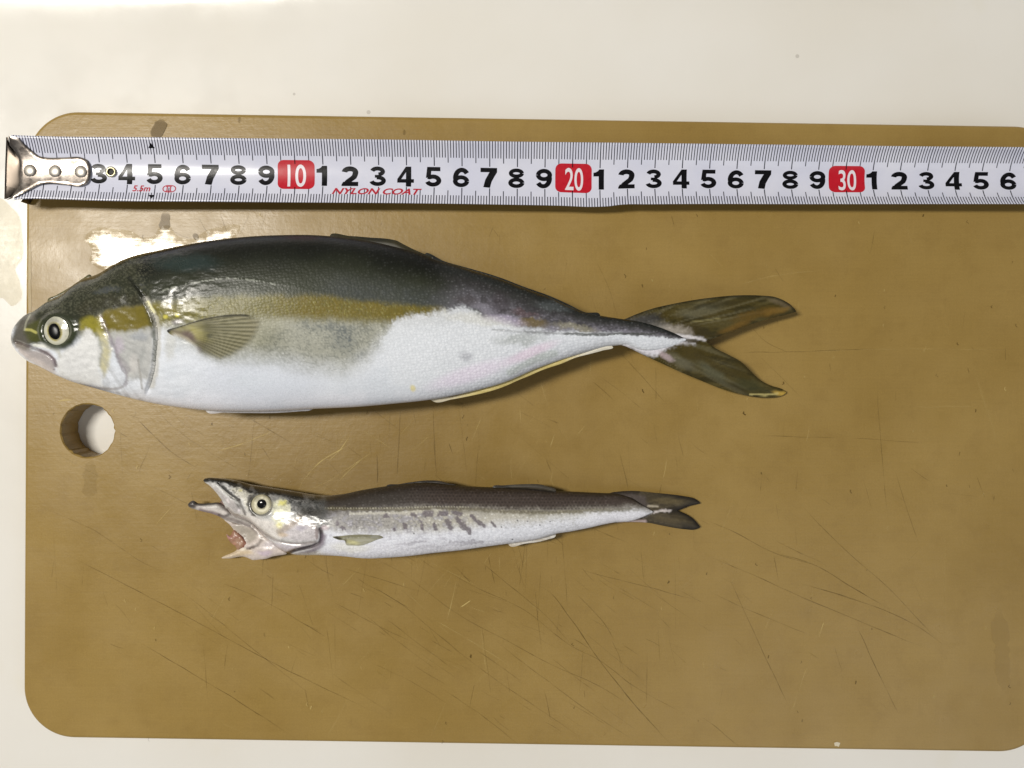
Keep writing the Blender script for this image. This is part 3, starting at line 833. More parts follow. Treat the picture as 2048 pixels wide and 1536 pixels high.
    pt.line([(1020, 745), (1060, 722), (1110, 706)], 3, (176, 186, 176), .5, 8, warp=10)
    pt.line([(985, 660), (1060, 664), (1120, 667), (1180, 669), (1250, 667), (1300, 668), (1360, 678)], 0.6, (110, 112, 110), .45, 3, warp=3, fine=3)
    pt.line([(1130, 668), (1190, 669.5), (1250, 667), (1310, 668)], 0.8, (56, 60, 50), .65, 3, warp=2, fine=3)
    pt.blob(826, 776, 8, 9, (232, 218, 150), .8, warp=6);
    # ---------------- head
    hm = 1 - sstep(285, 318, x)
    skull = [(20, 690), (34, 640), (90, 580), (200, 520), (290, 496), (272, 540), (284, 585), (297, 607), (250, 612), (205, 620), (180, 640), (164, 650), (160, 672), (148, 688), (118, 694), (80, 690), (50, 690), (30, 687)]
    pt.poly(skull, (45, 47, 33), 9, 1, warp=10, fine=5)
    pt.poly([(20, 690), (32, 650), (60, 625), (72, 640), (60, 690)], (96, 92, 84), 7, .8, warp=8)
    pt.poly([(48, 662), (58, 648), (78, 640), (88, 655), (84, 685), (60, 684)], (74, 76, 34), 6, .85, warp=8, fine=4)
    pt.line([(51, 659), (62, 660), (72, 665)], 1.2, (196, 190, 110), .7, 3)
    pt.line([(60, 630), (52, 645), (49, 660)], .8, (170, 170, 150), .6, 2)
    pt.poly([(150, 625), (170, 600), (215, 590), (290, 590), (298, 606), (250, 612), (200, 620), (170, 640)], (52, 50, 34), 8, .7, warp=14, fine=6)
    pt.poly([(96, 590), (140, 570), (200, 540), (260, 512), (262, 522), (200, 552), (150, 580), (110, 598)], (36, 40, 34), 5, .8, warp=6)
    pt.blob(215, 580, 40, 10, (84, 88, 92), .5, rot=-12, warp=8, fine=5)
    dkb = sstep(0.5, 0.8, fine) * (1 - sstep(150, 260, np.abs(x - 190) * 1.0 + 60)) 
    pt.mix(0.5 * dkb * (y < 630) * hm, (96, 96, 78))
    # olive yellow cheek band and stripe on the gill cover
    pt.poly([(212, 622), (250, 614), (300, 610), (306, 640), (300, 655), (262, 660), (222, 664), (206, 650)], (112, 100, 36), 6, .9, warp=8, fine=4)
    pt.poly([(160, 640), (182, 632), (200, 640), (210, 660), (196, 668), (176, 662), (160, 658)], (140, 132, 44), 6, .85, warp=8, fine=4)
    pt.poly([(196, 655), (212, 668), (222, 700), (218, 735), (206, 755), (199, 730), (204, 695), (196, 670)], (190, 180, 122), 6, .75, warp=6, fine=3)
    pt.line([(193, 668), (200, 690), (199, 728)], 2.2, (128, 128, 110), .55, 6, warp=6)
    # white cheek
    pt.poly([(172, 658), (184, 662), (196, 680), (200, 700), (196, 740), (205, 772), (160, 766), (120, 752), (112, 735), (118, 712), (128, 698), (150, 692), (164, 678)], (222, 222, 220), 5, .95, warp=8, fine=3)
    pt.blob(150, 725, 46, 40, (216, 216, 216), .5, warp=10)
    # gill cover behind: silver lilac
    pt.poly([(214, 664), (262, 662), (306, 657), (310, 690), (304, 735), (298, 760), (256, 758), (240, 725), (228, 695)], (178, 178, 174), 6, .9, warp=8, fine=4)
    pt.blob(280, 672, 26, 12, (150, 154, 160), .7, warp=12, fine=6); pt.blob(240, 690, 16, 26, (186, 174, 190), .6, warp=10, fine=5)
    pt.blob(268, 730, 14, 30, (208, 204, 200), .6, warp=10); pt.blob(285, 712, 8, 34, (160, 162, 160), .6, rot=8, warp=8, fine=4)
    pt.line([(277, 720), (281, 750), (284, 778)], 1.0, (150, 146, 140), .6, 2.5, warp=4)
    pt.line(PRE[:26], 1.0, (118, 106, 112), .55, 5, warp=7, fine=4)
    pt.line([(221, 682), (240, 715), (256, 742)], 2.0, (140, 130, 140), .35, 7, warp=10, fine=4)
    pt.line(PRE[26:], 1.0, (160, 156, 158), .7, 3)
    # gill slit: dark at the top, pale flap behind it
    pt.line(GILL[:18], 1.6, (30, 32, 22), .85, 5, warp=5, fine=3)
    pt.line(GILL[8:22] - np.array([4, 0]), 2.5, (52, 54, 42), .6, 7, warp=6, fine=4)
    pt.line([(292, 600), (303, 622), (312, 640), (317, 665), (316, 700), (311, 740), (303, 772)], 3.0, (190, 187, 178), .75, 6, warp=6, fine=4)
    pt.line([(309, 665), (311, 690), (308, 720)], 2.2, (88, 92, 78), .7, 3, warp=3)
    pt.line([(296, 604), (302, 615), (308, 624)], 1.6, (226, 222, 180), .9, 2.5)
    pt.blob(331, 634, 7, 6, (206, 196, 76), .95, warp=4); pt.blob(354, 630, 6, 6, (214, 206, 84), .95, warp=4); pt.blob(345, 622, 20, 10, (130, 118, 44), .6, warp=8)
    pt.blob(355, 644, 16, 8, (128, 122, 128), .7, warp=8)
    pt.blob(340, 690, 16, 40, (196, 196, 190), .6, warp=12, fine=5)
    # mouth
    pt.poly([(30, 685), (44, 690), (62, 698), (84, 704), (104, 718), (112, 734), (108, 744), (94, 742), (62, 724), (42, 706), (31, 694)], (164, 154, 150), 5, .9, warp=6, fine=3)
    pt.poly([(38, 695), (62, 712), (92, 730), (112, 746), (92, 743), (60, 724), (40, 706)], (206, 194, 188), 5, .75, warp=4, fine=2)
    pt.poly([(30, 680), (44, 684), (60, 692), (64, 700), (46, 700), (33, 694)], (120, 112, 100), 5, .8, warp=4)
    pt.poly([(76, 697), (98, 704), (110, 718), (116, 736), (108, 730), (98, 714), (82, 704)], (146, 130, 136), 4, .8, warp=3)
    pt.poly([(64, 688), (84, 687), (104, 690), (120, 698), (122, 716), (116, 712), (104, 700), (84, 694)], (196, 196, 188), 4, .9, warp=4, fine=3)
    pt.line(MOUTH, 0.8, (76, 62, 58), .65, 3.5, warp=4, fine=2)
    pt.blob(108, 739, 3, 3, (120, 100, 100), .8)
    pt.line([(68, 691), (84, 692), (98, 695)], 1.5, (234, 234, 226), .7, 3)
    # dark rim round the eye
    e = np.hypot((pt.W(3)[:, 0] - 116), pt.W(3)[:, 1] - 661)
    pt.mix(0.85 * (1 - sstep(34, 44, e)) * sstep(-25, 12, y - 650 + 0.15 * (x - 115)), (46, 54, 30))
    pt.mix(0.75 * (1 - sstep(28, 38, e)), (52, 56, 38))
    st_ = vnoise(np.arctan2(y - 640, x - 150) * 26, np.hypot(x - 150, y - 640) / 60)
    pt.mix(0.30 * hm * sstep(0.45, 0.8, st_) * (x > 205) * sstep(655, 670, y), (150, 150, 150))
    pt.mul(1 + hm * 0.34 * (fbm(x / 9, y / 7, 4) - 0.5))
    # pale broken row of lateral line scales
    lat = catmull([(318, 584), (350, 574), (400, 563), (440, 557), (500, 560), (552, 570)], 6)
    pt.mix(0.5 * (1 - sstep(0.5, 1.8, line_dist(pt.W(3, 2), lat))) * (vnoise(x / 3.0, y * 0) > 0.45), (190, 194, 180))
    # grain
    pt.mul(0.93 + 0.14 * vnoise(x / 1.7 + 31, y / 1.7))
    sc = 0.36 + 0.64 * sstep(640, 950, x) ; sc *= sstep(330, 430, x)
    sc = sc * (1 - 0.6 * sstep(720, 780, y) * (1 - sstep(800, 900, x))) 
    pt.A = np.clip(sc, 0, 1) * (1 - 0.7 * (1 - sstep(0.0, 0.14, rel2)) * rm)
    return pt

M_big = skin_mat('wet_silver_skin', rough=0.24, coat=0.25, spec=0.4, pitch=5.4, scale_bump=0.75, dots=0.7)
B1 = fish_body('body', xs1, BD, BV, W1, Z1, paint_big, disp_big, M_big, big, ntop=230, fix_to=1300, skew=0.20)

def eye(root, body, cx, cy, rx, ry, px_, py_, prx, pry, rot, bulge, base, ring, lensrot=0, z_off=0.0002):
    a = np.linspace(0, 2 * math.pi, 40, endpoint=False)
    poly = np.stack([cx + rx * np.cos(a), cy + ry * np.sin(a)], 1)
    zc = float(body.surf(np.array([[cx, cy]]), 12)[0])
    def zm(P): return body.surf(P, 6) * 0.35 + (zc) * 0.65 + z_off
    def pe(P):
        p = Paint(P, base)
        p.mix(sstep(0.55, 1.0, np.hypot((P[:, 0] - cx) / rx, (P[:, 1] - cy) / ry)) * 0.6, ring[2])
        r = math.radians(rot); q = P - np.array([px_, py_])
        u = (q[:, 0] * math.cos(r) + q[:, 1] * math.sin(r)) / prx; v = (-q[:, 0] * math.sin(r) + q[:, 1] * math.cos(r)) / pry
        d = np.sqrt(u * u + v * v)
        p.mix(1 - sstep(ring[1], ring[1] + 0.12, d), ring[0])
        p.mix(0.7 * (1 - sstep(1.04, 1.16, d)), (60, 56, 30))
        p.mix(0.6 * sstep(0.48, 0.75, fbm(P[:, 0] / 6, P[:, 1] / 6, 3)), tuple(0.76 * np.array(base))); p.blob(cx - rx * .45, cy - ry * .55, rx * .6, ry * .4, tuple(0.62 * np.array(base)), .6, rot=-30, warp=6)  # mottled iris, with dark upper-left shading painted in
        return p
    o = sheet('eye', poly, zm, pillow(bulge, rx * 0.95), painted('eye_white_' + str(int(cx)), 0.18, 0.6), root, pe, sp=2.2, smooth_poly=False)
    poly2 = np.stack([prx * np.cos(a), pry * np.sin(a)], 1)
    r = math.radians(rot); R = np.array([[math.cos(r), math.sin(r)], [-math.sin(r), math.cos(r)]])
    poly2 = poly2 @ R + np.array([px_, py_])
    zp = zc + z_off + bulge * 0.86
    sheet('pupil', poly2, const(zp), pillow(0.0006, prx), painted('eye_pupil_' + str(int(cx)), 0.28 if rx > 25 else 0.14, 0.0, spec=0.2 if rx > 25 else 0.5), o, lambda P: Paint(P, (7, 7, 8)), sp=2.5, smooth_poly=False)
    return o
eye(big, B1, 115, 661, 27, 29, 109.3, 662.8, 12.2, 16, -14, 0.0011, (206, 204, 190), ((184, 174, 116), 1.18, (176, 176, 150)))

M_fin = painted('fin_membrane', 0.42, 0.25)
M_fin_clear = painted('clear_fin_membrane', 0.5, 0.0, spec=0.3, trans=1.0)
# pectoral fin
PECT = [(334, 662), (358, 653), (382, 645), (410, 637), (433, 632.5), (474, 628.5), (505, 630.5), (527, 636), (524, 655), (514, 672), (500, 690), (484, 704), (462, 716), (440, 725), (426, 722), (412, 716), (394, 709), (388, 694), (368, 682), (349, 674)]
def paint_pect(P):
    p = Paint(P, (132, 126, 88)); x, y = P[:, 0], P[:, 1]
    p.A = np.full(len(P), 0.46)
    ang = np.arctan2(y - 655, x - 330 + 0.0)
    r = np.hypot(x - 330, y - 655)
    p.mix(0.6 * sstep(150, 200, r), (166, 156, 128)); p.mix(0.5 * (1 - sstep(0.0, 0.25, np.abs(ang - 0.35))) * (1 - sstep(60, 120, r)), (120, 104, 100))
    p.blob(400, 668, 40, 16, (168, 160, 96), .7, rot=30, warp=10); p.blob(378, 672, 22, 14, (108, 92, 88), .8, rot=30, warp=6)
    p.blob(419, 672, 10, 6, (72, 72, 52), .7, warp=6); p.line([(349, 672), (372, 681), (388, 696), (396, 712)], 4, (206, 194, 170), .8, 6)
    p.blob(396, 700, 12, 10, (150, 140, 150), .6)
    ph = (ang + 0.16) / 0.052
    ln = np.abs(ph - np.round(ph))
    thin = 1 - sstep(0.10, 0.30, ln * np.clip(r / 150, 0.6, 1.2))
    p.mix(0.55 * thin * sstep(55, 90, r), (78, 78, 54))
    p.mix(0.45 * (1 - sstep(0.1, 0.26, np.abs(ln - 0.45))) * sstep(80, 120, r), (206, 200, 168))
    p.line([(334, 661), (358, 652.5), (382, 644.5), (410, 637), (433, 632.5), (474, 629), (512, 632)], 1.8, (44, 42, 26), .95, 2.5)
    p.blob(336, 662, 8, 6, (24, 22, 16), .9)
    p.A = p.A * (1 - 0.5 * sstep(170, 200, r))
    p.A = np.maximum(p.A, 0.95 * (1 - sstep(60, 120, r)))
    p.A = p.A * (0.04 + 0.96 * sstep(0, 16, line_dist(P, [(505, 631), (527, 636), (524, 655), (514, 672), (500, 690), (484, 704), (462, 716), (440, 725), (412, 716), (394, 709), (388, 694), (368, 682), (349, 674)])))
    return p
def pect_z(P):
    return B1.surf(P, 6) + 0.00025
def pect_add(P):
    ang = np.arctan2(P[:, 1] - 655, P[:, 0] - 330); ph = (ang + 0.16) / 0.052
    return 0.00004 * np.cos(2 * math.pi * ph)
sheet('pectoral_fin', PECT, pect_z, lambda d: 0.00012 + 0 * d, M_fin_clear, big, paint_pect, sp=2.4, zadd=pect_add)

# caudal fin
CAUD = [(1238, 642), (1252, 637), (1271, 629), (1300, 618.6), (1350, 606.8), (1416, 596), (1482, 590.4), (1522, 591), (1548, 593.6), (1569, 601.5), (1585, 613), (1592, 623), (1584, 626), (1548, 635), (1520, 643), (1495, 651), (1456, 665.5), (1427, 677), (1413, 683), (1427, 694), (1456, 709), (1482, 723.5), (1501, 742), (1517, 757.5), (1543, 771.5), (1564, 778), (1573, 784), (1566, 790), (1559, 792.5), (1532, 795), (1495, 791), (1443, 777.5), (1403, 761.5), (1364, 745.5), (1324, 727), (1290, 711.5), (1269, 701), (1252, 693), (1238, 688)]
def paint_caud(P):
    p = Paint(P, (70, 61, 28)); x, y = P[:, 0], P[:, 1]
    up = y < 682 - 0.0 * x
    n1 = fbm(x / 60, y / 14, 4); n2 = fbm(x / 25 + 8, y / 7, 3)
    p.mix(0.75 * sstep(0.45, 0.7, n1), (86, 77, 44)); p.mix(0.7 * sstep(0.5, 0.72, n2), (46, 42, 22))
    # fan direction streaks
    ang = np.where(up, np.arctan2(y - 690, x - 1200), np.arctan2(y - 640, x - 1200))
    st = vnoise(ang * 64, x / 160 + 3)
    p.mix(0.45 * sstep(0.5, 0.8, st), (110, 104, 78)); p.mix(0.4 * sstep(0.6, 0.9, vnoise(ang * 110 + 70, x / 120)), (44, 40, 24))
    p.blob(1515, 630, 70, 16, (98, 74, 26), .75, rot=-14, warp=14, fine=5); p.blob(1470, 655, 50, 9, (112, 84, 34), .7, rot=-20, warp=10)
    p.blob(1555, 620, 44, 9, (126, 96, 40), .6, rot=-14, warp=10); p.blob(1560, 604, 40, 8, (108, 96, 76), .6, rot=20, warp=8)
    p.blob(1400, 622, 70, 16, (102, 100, 82), .5, rot=-8, warp=12); p.blob(1430, 610, 80, 8, (52, 48, 30), .6, rot=-6, warp=10)
    p.blob(1395, 662, 40, 16, (60, 52, 28), .8, rot=20, warp=12)
    p.blob(1562, 787, 26, 7, (190, 158, 74), .9, rot=8, warp=6); p.blob(1500, 770, 50, 16, (58, 60, 36), .6, rot=22, warp=14)
    p.blob(1400, 712, 60, 16, (70, 60, 26), .7, rot=30, warp=12); p.blob(1360, 722, 50, 16, (116, 112, 92), .6, rot=30, warp=12)
    p.blob(1425, 745, 50, 14, (96, 96, 76), .6, rot=32, warp=12)
    p.line([(1380, 644), (1420, 640), (1440, 636)], 0.5, (136, 128, 86), .7, 1.2)
    p.line([(1500, 788), (1530, 790), (1556, 787)], 0.8, (196, 182, 120), .8, 1.5)
    edge = [(1252, 637), (1271, 629), (1300, 618.6), (1350, 606.8), (1416, 596), (1482, 590.4), (1522, 591), (1548, 593.6), (1569, 601.5), (1585, 613), (1592, 623)]
    p.line(edge, 1.5, (30, 28, 16), .7, 4)
    p.line([(1427, 694), (1456, 709), (1482, 723.5), (1501, 742), (1517, 757.5), (1543, 771.5), (1564, 778)], 2, (52, 44, 18), .7, 5)
    # scaled flesh running into the fin
    p.poly([(1225, 640), (1262, 640), (1300, 640), (1340, 648), (1368, 662), (1385, 676), (1345, 690), (1300, 690), (1225, 690)], (128, 124, 118), 9, .95, warp=16, fine=6)
    p.poly([(1225, 630), (1262, 636), (1300, 630), (1320, 626), (1330, 640), (1290, 655), (1225, 660)], (56, 56, 56), 9, .85, warp=14, fine=6)
    p.poly([(1225, 668), (1268, 667), (1310, 668), (1345, 672), (1404, 676), (1352, 684), (1390, 687), (1346, 690), (1322, 702), (1312, 712), (1285, 708), (1262, 698), (1225, 700)], (228, 226, 234), 5, .97, warp=8, fine=5)
    p.poly([(1340, 650), (1376, 656), (1384, 668), (1345, 664), (1320, 658)], (168, 160, 150), 7, .8, warp=10, fine=6)
    p.blob(1330, 712, 26, 9, (196, 178, 182), .7, rot=28, warp=8, fine=4)
    p.line([(1330, 672), (1362, 677), (1392, 681)], 1.0, (80, 74, 64), .85, 2); p.line([(1345, 669), (1385, 674), (1410, 680)], 1.6, (216, 212, 214), .8, 2); p.line([(1350, 680), (1374, 682), (1395, 684)], 1.2, (66, 58, 40), .8, 2)
    p.line([(1240, 668), (1300, 667), (1340, 671)], 0.9, (66, 70, 56), .7, 2)
    p.mul(0.88 + 0.24 * vnoise(x / 1.9, y / 1.9))
    p.A = 0.8 * (1 - sstep(1340, 1385, x))
    return p
def caud_z(P):
    x, y = P[:, 0], P[:, 1]
    z = 0.0134 - 0.000022 * (x - 1240)
    lower = sstep(690, 790, y)
    return np.maximum(z - lower * 0.0045, 0.0012)
M_caud = skin_mat('tail_skin', rough=0.52, coat=0.0, spec=0.14, pitch=6.6, scale_bump=0.4, dots=0.5)
sheet('caudal_fin', CAUD, caud_z, lambda d: 0.0002 + 0.0009 * np.clip(d / 26, 0, 1), M_caud, big, paint_caud, sp=3.0,
      zadd=lambda P: 0.0022 * (1 - sstep(1250, 1385, P[:, 0])) * np.exp(-((P[:, 1] - 668) / 24) ** 2) + 0.00010 * (vnoise(np.arctan2(P[:, 1] - 680, P[:, 0] - 1200) * 130, P[:, 0] * 0) - 0.5))

# folded dorsal fins, anal fin, pelvic fins
def strip(top, bot): return [tuple(p) for p in top] + [tuple(p) for p in reversed(bot)]
def p_simple(base, alt, nx=30, ny=5, dark=None):
    def f(P):
        p = Paint(P, base); x, y = P[:, 0], P[:, 1]
        p.mix(sstep(0.42, 0.66, fbm(x / nx, y / ny, 3)) * .8, alt)
        p.mul(0.86 + 0.28 * vnoise(x / 2, y / 2)); p.A = np.zeros(len(P))
        return p
    return f
DF = strip([(660, 471), (700, 471.8), (740, 475), (778, 478), (794, 481.5), (808, 489), (826, 498), (846, 507), (866, 517)], [(660, 484), (700, 489), (740, 495), (780, 503), (815, 511), (840, 516), (860, 521)])
sheet('dorsal_fin', DF, const(0.0166), lambda d: 0.0007 * np.clip(d / 6, 0, 1), M_fin, big, p_simple((32, 31, 18), (52, 46, 20), 40, 6), sp=4)
DF2 = strip([(850, 509), (890, 523), (940, 537), (985, 550), (1000, 555), (1048, 573.5), (1100, 592), (1138, 609), (1170, 624.5), (1200, 630)], [(850, 516), (890, 529), (940, 543), (985, 557), (1000, 562), (1048, 581), (1100, 600), (1138, 616), (1170, 630), (1200, 634)])
sheet('dorsal_fin', DF2, const(0.0158), lambda d: 0.0006 * np.clip(d / 4, 0, 1), M_fin, big, p_simple((20, 22, 18), (40, 42, 36), 16, 4), sp=3)
HF = strip([(95, 600), (112, 590.5), (137, 576), (152, 566), (166, 556.5), (181, 549.5)], [(95, 604), (112, 597), (137, 586), (155, 575), (172, 563), (184, 553)])
sheet('dorsal_fin', HF, const(0.0136), lambda d: 0.0005 * np.clip(d / 5, 0, 1), M_fin, big, p_simple((96, 92, 50), (62, 60, 36), 30, 4), sp=3)
AF = strip([(860, 799), (905, 793), (949, 781), (1007, 763), (1060, 741), (1110, 722), (1165, 705), (1222, 690.5)], [(868, 803.5), (905, 798.5), (949, 790), (978, 783), (1007, 773.5), (1040, 759), (1060, 751), (1081, 741.5), (1126, 726), (1152, 715), (1175, 709), (1205, 701), (1226, 694)])
def p_anal(P):
    p = Paint(P, (214, 196, 128)); x, y = P[:, 0], P[:, 1]
    p.mix(sstep(0.4, 0.7, fbm(x / 60, y / 4, 2)) * .6, (186, 166, 92)); p.mix(1 - sstep(880, 960, x), (206, 196, 170)); p.mix(sstep(1120, 1180, x), (220, 214, 196))
    p.A = np.zeros(len(P)); return p
sheet('anal_fin', AF, const(0.0140), lambda d: 0.0006 * np.clip(d / 5, 0, 1), M_fin, big, p_anal, sp=3)
PF = strip([(410, 818), (460, 817), (520, 815.5), (570, 815), (610, 816), (626, 818)], [(412, 822), (450, 825), (500, 826), (556, 825.5), (600, 822.5), (622, 820)])
sheet('pelvic_fin', PF, const(0.0150), lambda d: 0.0009 * np.clip(d / 4, 0, 1), M_fin, big, p_simple((226, 222, 222), (204, 200, 196), 80, 2), sp=3)

# ---- the slender fish with its mouth open
small = empty('barracuda_fish', (-0.03, -0.045, 0.0))
tag(small, 'small slender brown and silver fish with its mouth gaping open', 'fish')
SD = [(407.5, 960), (409, 957.5), (414.7, 955.8), (435, 956.2), (469, 960.8), (500, 967.5), (547, 975.5), (594, 983), (625, 988.4), (641, 990.5), (680, 988.6), (722, 980), (784, 970.5), (825, 965.5), (860, 964), (890, 967), (920, 971), (968, 974), (1010, 974.5), (1060, 976), (1108, 981), (1164, 984), (1205, 986), (1238, 987.5), (1262, 995), (1285, 1010), (1305, 1022)]
SV = [(407.5, 961.5), (410, 964.5), (417.8, 969), (430, 980.5), (441, 993), (448, 1003), (456, 1017), (464, 1028), (475, 1035), (497, 1046), (512, 1058), (527, 1074), (547, 1092), (571, 1106), (594, 1110), (641, 1110.5), (681, 1112.5), (732, 1117), (773, 1115.6), (825, 1111.5), (866, 1106.4), (927, 1100), (968, 1094), (1020, 1087), (1082, 1077), (1112, 1068), (1143, 1063), (1174, 1057), (1205, 1050), (1229, 1045), (1256, 1043), (1285, 1034), (1305, 1025)]
xs2 = np.concatenate([407.5 + 30 * np.linspace(0, 1, 22)[:-1] ** 1.5, np.arange(437.5, 1305, 1.7), [1305]])
W2 = [(407, .05), (412, .12), (430, .24), (460, .42), (500, .62), (560, .82), (640, .90), (760, .96), (900, .88), (1050, .68), (1150, .52), (1240, .34), (1290, .14), (1305, .03)]
Z2 = [(407, .72), (460, .74), (560, .84), (640, .92), (900, .90), (1100, .70), (1240, .58), (1305, .52)]
GS = catmull([(640, 1058), (643, 1072), (640, 1084), (628, 1091), (610, 1096), (588, 1102), (571, 1108)], 4)
OPM = catmull([(455, 1018), (468, 1030), (480, 1034), (497, 1042), (512, 1054), (530, 1068), (550, 1080), (572, 1086), (606, 1088), (632, 1084)], 4)
def disp_small(Q):
    h = np.zeros(len(Q))
    d = line_dist(Q, GS)
    h -= 0.0010 * np.exp(-(d / 4.0) ** 2)
    d = line_dist(Q, OPM)
    h -= 0.0006 * np.exp(-(d / 3.2) ** 2)
    h -= 0.0008 * (1 - sstep(-2, 8, (OPM[0, 1] * 0 + np.interp(Q[:, 0], OPM[:, 0], OPM[:, 1])) - Q[:, 1] + 4)) * (Q[:, 0] < 600) * sstep(560, 500, Q[:, 0])
    d = line_dist(Q, [(438, 968), (450, 980), (466, 996), (476, 1003)])
    h -= 0.0005 * np.exp(-(d / 3) ** 2)
    e = np.hypot(Q[:, 0] - 523.3, Q[:, 1] - 1010)
    h += 0.0004 * np.exp(-((e - 24) / 4) ** 2) - 0.0004 * (1 - sstep(15, 22, e))
    h += 0.0003 * (fbm(Q[:, 0] / 14, Q[:, 1] / 10, 3) - 0.5) * (1 - sstep(640, 720, Q[:, 0]))
    h += 0.0003 * (fbm(Q[:, 0] / 90, Q[:, 1] / 30, 2) - 0.5)
    return h
def paint_small(P):
    pt = Paint(P, (226, 228, 236)); x, y = P[:, 0], P[:, 1]
    Wp = pt.W(8, 5); wx, wy = Wp[:, 0], Wp[:, 1]
    med = fbm(x / 10, y / 7, 3); fine = vnoise(x / 2.4, y / 2.2)
    # silver flank
    Ft = tab(wx, [(600, 1046), (680, 1062), (780, 1064), (880, 1062), (980, 1052), (1060, 1046), (1150, 1036), (1230, 1024), (1310, 1020)])
    m = 1 - sstep(-16, 12, wy - Ft)
    pt.mix(m, (188, 184, 172))
    pt.mix(m * 0.9 * (1 - sstep(700, 930, wx)), (150, 147, 146))
    pt.mix(m * 0.55 * sstep(0.46, 0.62, 0.6 * med + 0.4 * fine) * (1 - sstep(860, 1000, wx)), (104, 102, 100))
    pt.mix(0.45 * sstep(0.5, 0.7, med) * (1 - sstep(880, 1000, wx)) * (1 - sstep(1076, 1096, wy)), (178, 176, 186))
    # brown back
    Bt = tab(wx, [(600, 1030), (680, 1022), (760, 1018), (860, 1018), (930, 1019), (1000, 1022), (1100, 1025), (1200, 1020), (1260, 1017), (1310, 1018)])
    b = 1 - sstep(-15, 13, wy - Bt + 3 * (fine - .5))
    Dt = tab(x, SD); rel = np.clip((y - Dt) / np.maximum(Bt - Dt, 1), 0, 1)
    pt.mix(b, (72, 62, 56))
    pt.mix(b * 0.7 * (1 - sstep(760, 900, wx)), (58, 55, 50))
    pt.mix(b * 0.75 * (1 - sstep(0.0, 0.45, rel + 0.2 * (med - .5))), (38, 32, 27)); pt.mix(b * 0.8 * (1 - sstep(0.0, 0.12, rel)), (26, 23, 18))
    # rows of dark scale centres
    u = x / 7.0; v = y / 6.4; row = np.round(v); uo = u + 0.5 * (row % 2); 
    dd = np.hypot((uo - np.round(uo)) * 7.0, (v - row) * 6.4)
    pt.mix(b * 0.6 * (1 - sstep(1.2, 2.8, dd)) * sstep(720, 860, x) * (1 - sstep(1180, 1260, x)), (38, 33, 30))
    # olive line where back meets flank
    pt.line([(640, 1017), (700, 1018), (800, 1019), (870, 1017), (940, 1019), (1000, 1023), (1100, 1026), (1200, 1021), (1260, 1019)], 1.0, (92, 84, 50), .5, 5, warp=3, fine=4)
    ln = line_dist(P, [(640, 1016), (700, 1016.5), (800, 1016), (870, 1013), (940, 1014)])
    pt.mix(0.5 * (1 - sstep(0.8, 2.0, ln)) * (np.sin(x * 2 * math.pi / 5.6) > 0.2), (196, 192, 172))
    pt.line([(700, 1027), (800, 1026), (880, 1021)], 1.4, (206, 202, 188), .6, 3, fine=4)
    # blotches
    for p0, p1, w_ in (((851, 1027), (863, 1027), 6), ((880, 1028), (892, 1027), 5), ((908, 1024), (922, 1027), 5), ((915, 1037), (940, 1062), 5.5), ((944, 1031), (966, 1055), 4), ((983, 1044), (989, 1053), 2.5), ((895, 1042), (903, 1057), 5), ((868, 1045), (870, 1056), 4), ((841, 1050), (844, 1058), 3.5), ((809, 1049), (810, 1056), 4), ((789, 1057), (791, 1062), 3), ((825, 1028), (830, 1030), 5), ((673, 1046), (676, 1050), 3.5), ((684, 1056), (690, 1059), 3.5), ((770, 1030), (776, 1032), 4), ((838, 1040), (842, 1043), 3)):
        pt.line([p0, p1], w_ * 0.6, (104, 96, 102), .85, w_ * 0.7, warp=9, fine=4)
    for p in (((792, 1092), (812, 1089), (830, 1088)), ((820, 1085), (850, 1083)), ((864, 1095), (895, 1092), (923, 1090)), ((927, 1088), (950, 1085), (968, 1084)), ((900, 1086), (950, 1081)), ((840, 1094), (870, 1090)), ((800, 1098), (850, 1096))):
        pt.line(p, 0.9, (140, 136, 146), .7, 3, warp=6, fine=4)
    for q in ((1003, 1054), (1025, 1079), (1080, 1050), (828, 1067), (1035, 1041), (1055, 1043), (1100, 1043)):
        pt.blob(q[0], q[1], 2.2, 2.2, (40, 38, 44), .9)
    pt.mix(0.35 * sstep(0.62, 0.8, fine) * (np.abs(y - 1043) < 14) * (x > 1000) * (x < 1160), (150, 148, 140))
    # belly
    pt.mix(sstep(1074, 1100, wy) * sstep(560, 640, x) * 0.85, (226, 226, 234))
    pt.blob(700, 1095, 60, 14, (226, 224, 214), .6, warp=8)
    pt.mix(0.8 * sstep(1130, 1230, x) * sstep(0, 8, wy - Bt - 4), (230, 230, 238))
    # ---------------- head
    hm = 1 - sstep(625, 655, wx)
    pt.mix(hm, (204, 203, 200))
    pt.poly([(400, 950), (640, 975), (650, 1012), (615, 1002), (570, 996), (545, 988), (505, 990), (480, 980), (452, 968), (432, 965), (415, 966), (404, 962)], (24, 22, 18), 4, .97, warp=6, fine=4)
    pt.poly([(545, 990), (590, 998), (650, 1000), (660, 1050), (640, 1060), (625, 1036), (600, 1030), (580, 1010)], (78, 78, 76), 9, .9, warp=16, fine=8)
    pt.poly([(600, 1015), (640, 1020), (640, 1040), (610, 1036)], (60, 56, 48), 8, .7, warp=14, fine=8)
    pt.poly([(548, 1002), (562, 998), (578, 1006), (582, 1022), (566, 1034), (572, 1052), (556, 1056), (545, 1036), (546, 1018)], (238, 236, 206), 5, .9, warp=8, fine=5)
    pt.blob(566, 1006, 12, 8, (226, 220, 130), .9, warp=6, fine=4); pt.blob(556, 1052, 14, 9, (228, 220, 150), .8, warp=6, fine=4); pt.blob(598, 1040, 6, 4, (226, 206, 140), .8)
    pt.poly([(462, 978), (478, 974), (492, 982), (505, 990), (500, 1000), (494, 1020), (486, 1000), (470, 988)], (214, 210, 196), 4, .9, warp=5, fine=4)
